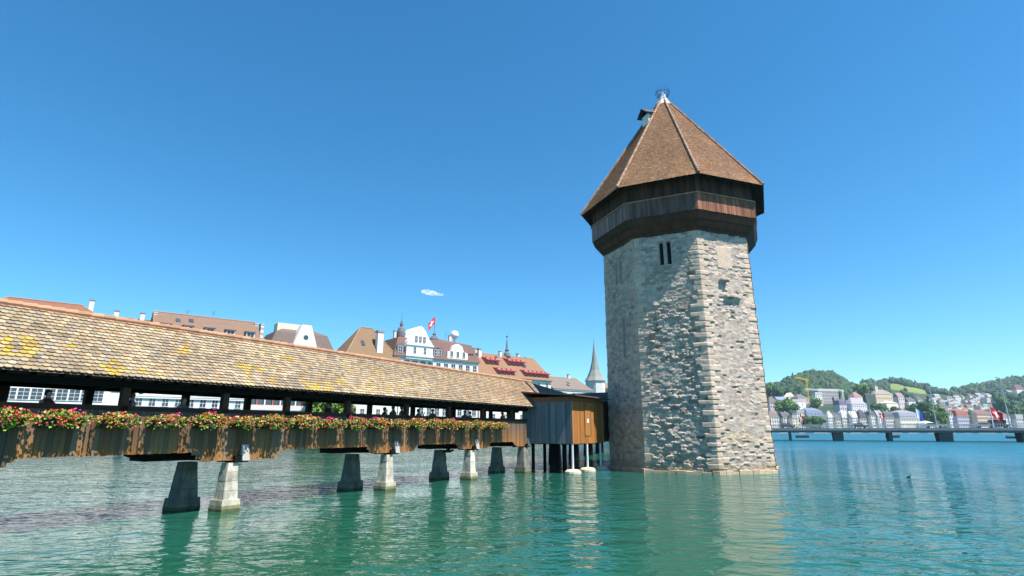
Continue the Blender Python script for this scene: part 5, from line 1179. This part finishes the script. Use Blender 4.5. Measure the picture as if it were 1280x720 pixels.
for i in range(42):
    px = rng.uniform(958, 1150); Y = rng.uniform(700, 830); k = kx(px); lab, wl_, rf_ = kinds_l[i % 3]
    z = terrz(k * Y, Y); y_ = topix(k * Y, Y, z + 9)[1]; wd = rng.uniform(7, 12)
    thouse(lab, px, px + wd, y_, y_ - rng.uniform(3, 5), Y, rng.choice(['gable', 'hip', 'front']), wl_, rf_, 3, 3, rng.uniform(-.3, .3), name='hillside_house', group='houses crowded above the quay row', chim=0, cornice=False)
# town trees
for px, yb, yt, Y, k, lab in ((1008, 534, 521, 655, 'green', 'rounded green tree left of a pair before the mansard hotel'), (1018, 534, 519, 655, 'dark', 'darker green tree right of a pair before the mansard hotel'), (1026, 534, 522, 658, 'green', 'small tree at the right end of the mansard hotel'), (979, 513, 499, 740, 'lime', 'yellow green tree above the grey gabled quay house'), (993, 510, 501, 745, 'dark', 'dark round tree before the white block'),
    (965, 500, 480, 1000, 'green', 'big green tree beside the stone tower on the slope'), (973, 500, 484, 1000, 'dark', 'dark tall tree near the stone tower on the slope'), (1083, 499, 480, 900, 'lime', 'bright green tree between two villas'), (1070, 492, 478, 950, 'conifer', 'black green conifer above the white grey villa'), (1020, 506, 498, 800, 'lime', 'yellow green bush tree above the mansard hotel roof'),
    (1105, 518, 505, 740, 'dark', 'dark tree below the palatial building'), (1098, 516, 503, 760, 'dark', 'dark tree left below the palatial building'), (1118, 517, 507, 745, 'dark', 'dark spreading tree above the arcaded building'), (1139, 520, 506, 720, 'lime', 'yellow green round tree above the arcaded building'), (1150, 529, 503, 700, 'dark', 'tall dark tree just left of the blue flag'), (1158, 531, 500, 690, 'dark', 'tallest dark tree right of the blue flag'), (1167, 531, 505, 690, 'green', 'dark green tree left of the thick middle mast'), (1179, 533, 514, 668, 'lime', 'bright green tree right of the thick middle mast'), (1255, 512, 498, 800, 'green', 'green tree above the large red flag'), (1273, 533, 512, 680, 'dark', 'dark tree at the right edge of the town'), (1283, 533, 510, 690, 'green', 'green tree cut by the right edge of the photo'), (1160, 500, 491, 950, 'conifer', 'dark conifer in front of the upper meadow')):
    p = at(px, yb, Y); p.z = min(p.z, terrz(p.x, Y)) if Y > 690 else 2.0; tree(k, p, max(5, at(px, yt, Y).z - p.z), lab, 'trees in the lakeside town')
tl = {'dark': 'dark green tree filling a gap between houses on the slope', 'green': 'mid green tree filling a gap between houses on the slope', 'conifer': 'pointed dark conifer filling a gap between houses on the slope'}
for i in range(110):
    px = rng.uniform(956, 1292); Y = rng.uniform(710, 1050)
    if 1128 < px < 1240: Y = rng.uniform(860, 1440)
    if i % 3 == 0 and px < 1128: continue; x = kx(px) * Y; k = ['dark', 'green', 'dark', 'conifer'][i % 4]
    tree(k, Vector((x, Y, terrz(x, Y) - .5)), rng.uniform(8, 15), tl[k], 'trees between the hillside houses')
# cranes
m_yel = M('crane_yellow', (.55, .38, .04), .6, .1); m_crw = M('crane_pale', (.62, .60, .52), .6, .1)
def crane(label, px, yb, yt, Y, jl, cl, mt, rise):
    b = at(px, yb, Y); b.z = terrz(b.x, Y) - 1; h_ = at(px, yt, Y).z - b.z; t = thing('tower_crane', label, 'crane', b, facing(px) , 'construction cranes on the hillside')
    def lattice(mb, A, B, w_, n_):
        A = Vector(A); B = Vector(B); d = (B - A).normalized(); x = Vector((0, 1, 0)); y = d.cross(x).normalized(); cs = [x * a_ * w_ + y * b_ * w_ for a_, b_ in ((-1, -1), (1, -1), (1, 1), (-1, 1))]
        for c in cs: mb.beam(A + c, B + c, w_ * .55, w_ * .55)
        for i in range(n_):
            p, q = A.lerp(B, i / n_), A.lerp(B, (i + 1) / n_)
            for j in range(4): mb.beam(p + cs[j], q + cs[(j + 1) % 4], w_ * .34, w_ * .34)
    mb = MB(); lattice(mb, (0, 0, 0), (0, 0, h_), 1.1, 12); mb.build('mast', mt, t)
    mb = MB(); lattice(mb, (0, 0, h_), (-jl, 0, h_ + rise), .95, 16); mb.build('jib', mt, t)
    mb = MB(); lattice(mb, (0, 0, h_), (cl, 0, h_ - rise * cl / jl), .95, 4); mb.box(cl - 2.4, cl, -1, 1, h_ - 2.2, h_ + .2); mb.build('counter_jib', mt, t)
    mb = MB(); mb.box(-1, 1, -1.3, .9, h_ - 2.8, h_ - .7); mb.build('cab', mt, t)
crane('yellow tower crane with its arm raised against the wooded hill', 1009.5, 492, 474.5, 900, 22, 5, m_yel, 3.0)
crane('pale tower crane with long level arm over the grey block', 1055.5, 512, 488, 870, 72, 3, m_crw, .2)
# low quay wall of the far shore
mb = MB(); a_ = Vector((kx(940) * 634, 634, 0)); b_ = Vector((kx(1330) * 634, 634, 0)); mb.hexa([a_ + Vector((0, 0, -2)), b_ + Vector((0, 0, -2)), b_ + Vector((0, 5, -2)), a_ + Vector((0, 5, -2)), a_ + Vector((0, 0, 1.9)), b_ + Vector((0, 0, 1.9)), b_ + Vector((0, 5, 1.9)), a_ + Vector((0, 5, 1.9))], (1.5, 1.5, 1.45)); o = mb.build('quay_wall', m_conc); tag(o, 'pale stone shore wall under the lakeside town, seen below the road bridge', 'wall')

# white motor boats moored along the far shore
mb = MB(); n = 8; vs = []
for i in range(n):
    u_ = i / (n - 1); x = (u_ - .5) * 9; w_ = 1.5 * (1 - max(0, (u_ - .55) / .45) ** 2) + .03; vs += [(x, -w_ * .7, -.3), (x, -w_, 1.0 + .5 * u_ ** 3), (x, w_, 1.0 + .5 * u_ ** 3), (x, w_ * .7, -.3)]
mb.add(vs, [(i * 4 + k, i * 4 + (k + 1) % 4, i * 4 + 4 + (k + 1) % 4, i * 4 + 4 + k) for i in range(n - 1) for k in range(4)] + [(0, 1, 2, 3), (n * 4 - 1, n * 4 - 2, n * 4 - 3, n * 4 - 4)]); hullm = mb.mesh('hull'); hullm.materials.append(m_white)
mb = MB(); mb.poly([(-2.4, 1.05), (1.6, 1.05), (.9, 2.3), (-2.2, 2.4)], -1.05, 1.05); cabm = mb.mesh('cabin'); cabm.materials.append(m_white)
mb = MB(); mb.box(-1.9, .7, -1.08, 1.08, 1.55, 2.05); winm = mb.mesh('cabin_windows'); winm.materials.append(m_farglass)
for i in range(14):
    px = 966 + i * 22.5 + rng.uniform(-5, 5); Y = 622 + rng.uniform(-6, 4); t = thing('motor_boat', 'white motor boat moored along the far shore, seen under the road bridge', 'boat', (kx(px) * Y, Y, 0), rng.choice((0, math.pi)) + rng.uniform(-.2, .2), 'white boats moored along the far shore')
    link('hull', hullm, None, t); link('cabin', cabm, None, t); link('cabin_windows', winm, None, t); t.scale = (rng.uniform(.7, 1.3),) * 3

# ------------------------------------------------------------------ birds
m_bird = M('feathers', (.03, .027, .026), 1, .3, 8, spec=0)
def bird_body(swim):
    mb = MB(); mb.lathe([(.005, -.32), (.06, -.26), (.10, -.1), (.11, .02), (.085, .16), (.045, .24), (.02, .26)], 0, 0, 10); mb.v = [(z, x, -y * .9) for x, y, z in mb.v]
    hz_ = .16 if swim else .05; hx_ = .30; mb2 = MB(); mb2.lathe([(.005, -.07), (.045, -.045), (.055, 0), (.04, .045), (.006, .07)], 0, 0, 10)
    mb.add([(x + hx_, y, z + hz_) for x, y, z in mb2.v], mb2.f); mb.tube([(.18, 0, .02), (.25, 0, .07), (hx_, 0, hz_)], [.06, .04, .04], 8); mb.tube([(hx_ + .05, 0, hz_), (hx_ + .14, 0, hz_ - .015)], [.018, .006], 6)
    return mb
d = onw = None
r = ray(1136, 597); tt = -HC / r[2]; t = thing('duck', 'small dark duck swimming on open water right of the tower', 'duck', (r[0] * tt, r[1] * tt, .04), .4); t.scale = (.62, .62, .62)
bird_body(True).build('body', m_bird, t, True)
s_, z_ = on_bridge(560, 564, -1.0); p = bw(s_, -1.0, z_); t = thing('flying_bird', 'small dark bird flying under the bridge between two stone piers', 'bird', p, .2)
bird_body(False).build('body', m_bird, t, True)
for sg in (-1, 1):
    mb = MB(); mb.add([(.1, sg * .05, .03), (.12, sg * .3, .16), (.02, sg * .62, .10), (-.1, sg * .32, .12), (-.1, sg * .05, .02), (.1, sg * .05, .0), (.12, sg * .3, .14), (.02, sg * .62, .09), (-.1, sg * .32, .10), (-.1, sg * .05, .0)], [(0, 1, 3, 4), (1, 2, 3), (5, 9, 8, 6), (6, 8, 7)]); mb.build('wing', m_bird, t)

# ------------------------------------------------------------------ cloud
mc = bpy.data.materials.new('cloud_vapour'); mc.use_nodes = True; n = mc.node_tree; n.nodes.remove(n.nodes['Principled BSDF'])
pv_ = n.nodes.new('ShaderNodeVolumePrincipled'); pv_.inputs['Color'].default_value = (1, 1, 1, 1); pv_.inputs['Anisotropy'].default_value = .2
tc = n.nodes.new('ShaderNodeTexCoord'); no = n.nodes.new('ShaderNodeTexNoise'); no.inputs['Scale'].default_value = .045; no.inputs['Detail'].default_value = 4
mr = n.nodes.new('ShaderNodeMapRange')
for k_, v_ in zip(('From Min', 'From Max', 'To Min', 'To Max'), (.40, .70, 0, .09)): mr.inputs[k_].default_value = v_
n.links.new(tc.outputs['Object'], no.inputs['Vector']); n.links.new(no.outputs[0], mr.inputs['Value']); n.links.new(mr.outputs[0], pv_.inputs['Density'])
n.links.new(pv_.outputs[0], n.nodes['Material Output'].inputs['Volume'])
cl = at(539, 366, 3400); mb = MB()
for dx_, dz_, rx, rz_ in ((-20, 4, 30, 18), (-44, 7, 22, 14), (6, -2, 30, 16), (34, -8, 28, 9), (60, -12, 26, 5)):
    vs = [(p[0] * rx + dx_, p[1] * rx * 1.0, p[2] * rz_ + dz_) for p in sv]; mb.add(vs, [tuple(f) for f in sf])
o = mb.build('cloud', mc, None, True); o.location = cl; tag(o, 'single small white cloud in the clear blue sky above the hotel flag', 'cloud')

# ------------------------------------------------------------------ summer air
mh = bpy.data.materials.new('summer_air'); mh.use_nodes = True; n = mh.node_tree; n.nodes.remove(n.nodes['Principled BSDF'])
pv_ = n.nodes.new('ShaderNodeVolumePrincipled'); pv_.inputs['Color'].default_value = (.60, .82, 1, 1); pv_.inputs['Density'].default_value = .00008; pv_.inputs['Anisotropy'].default_value = .3
n.links.new(pv_.outputs[0], n.nodes['Material Output'].inputs['Volume'])
mb = MB(); mb.box(-1000, 4200, -120, 3200, -5, 330); o = mb.build('haze', mh); o['kind'] = 'stuff'
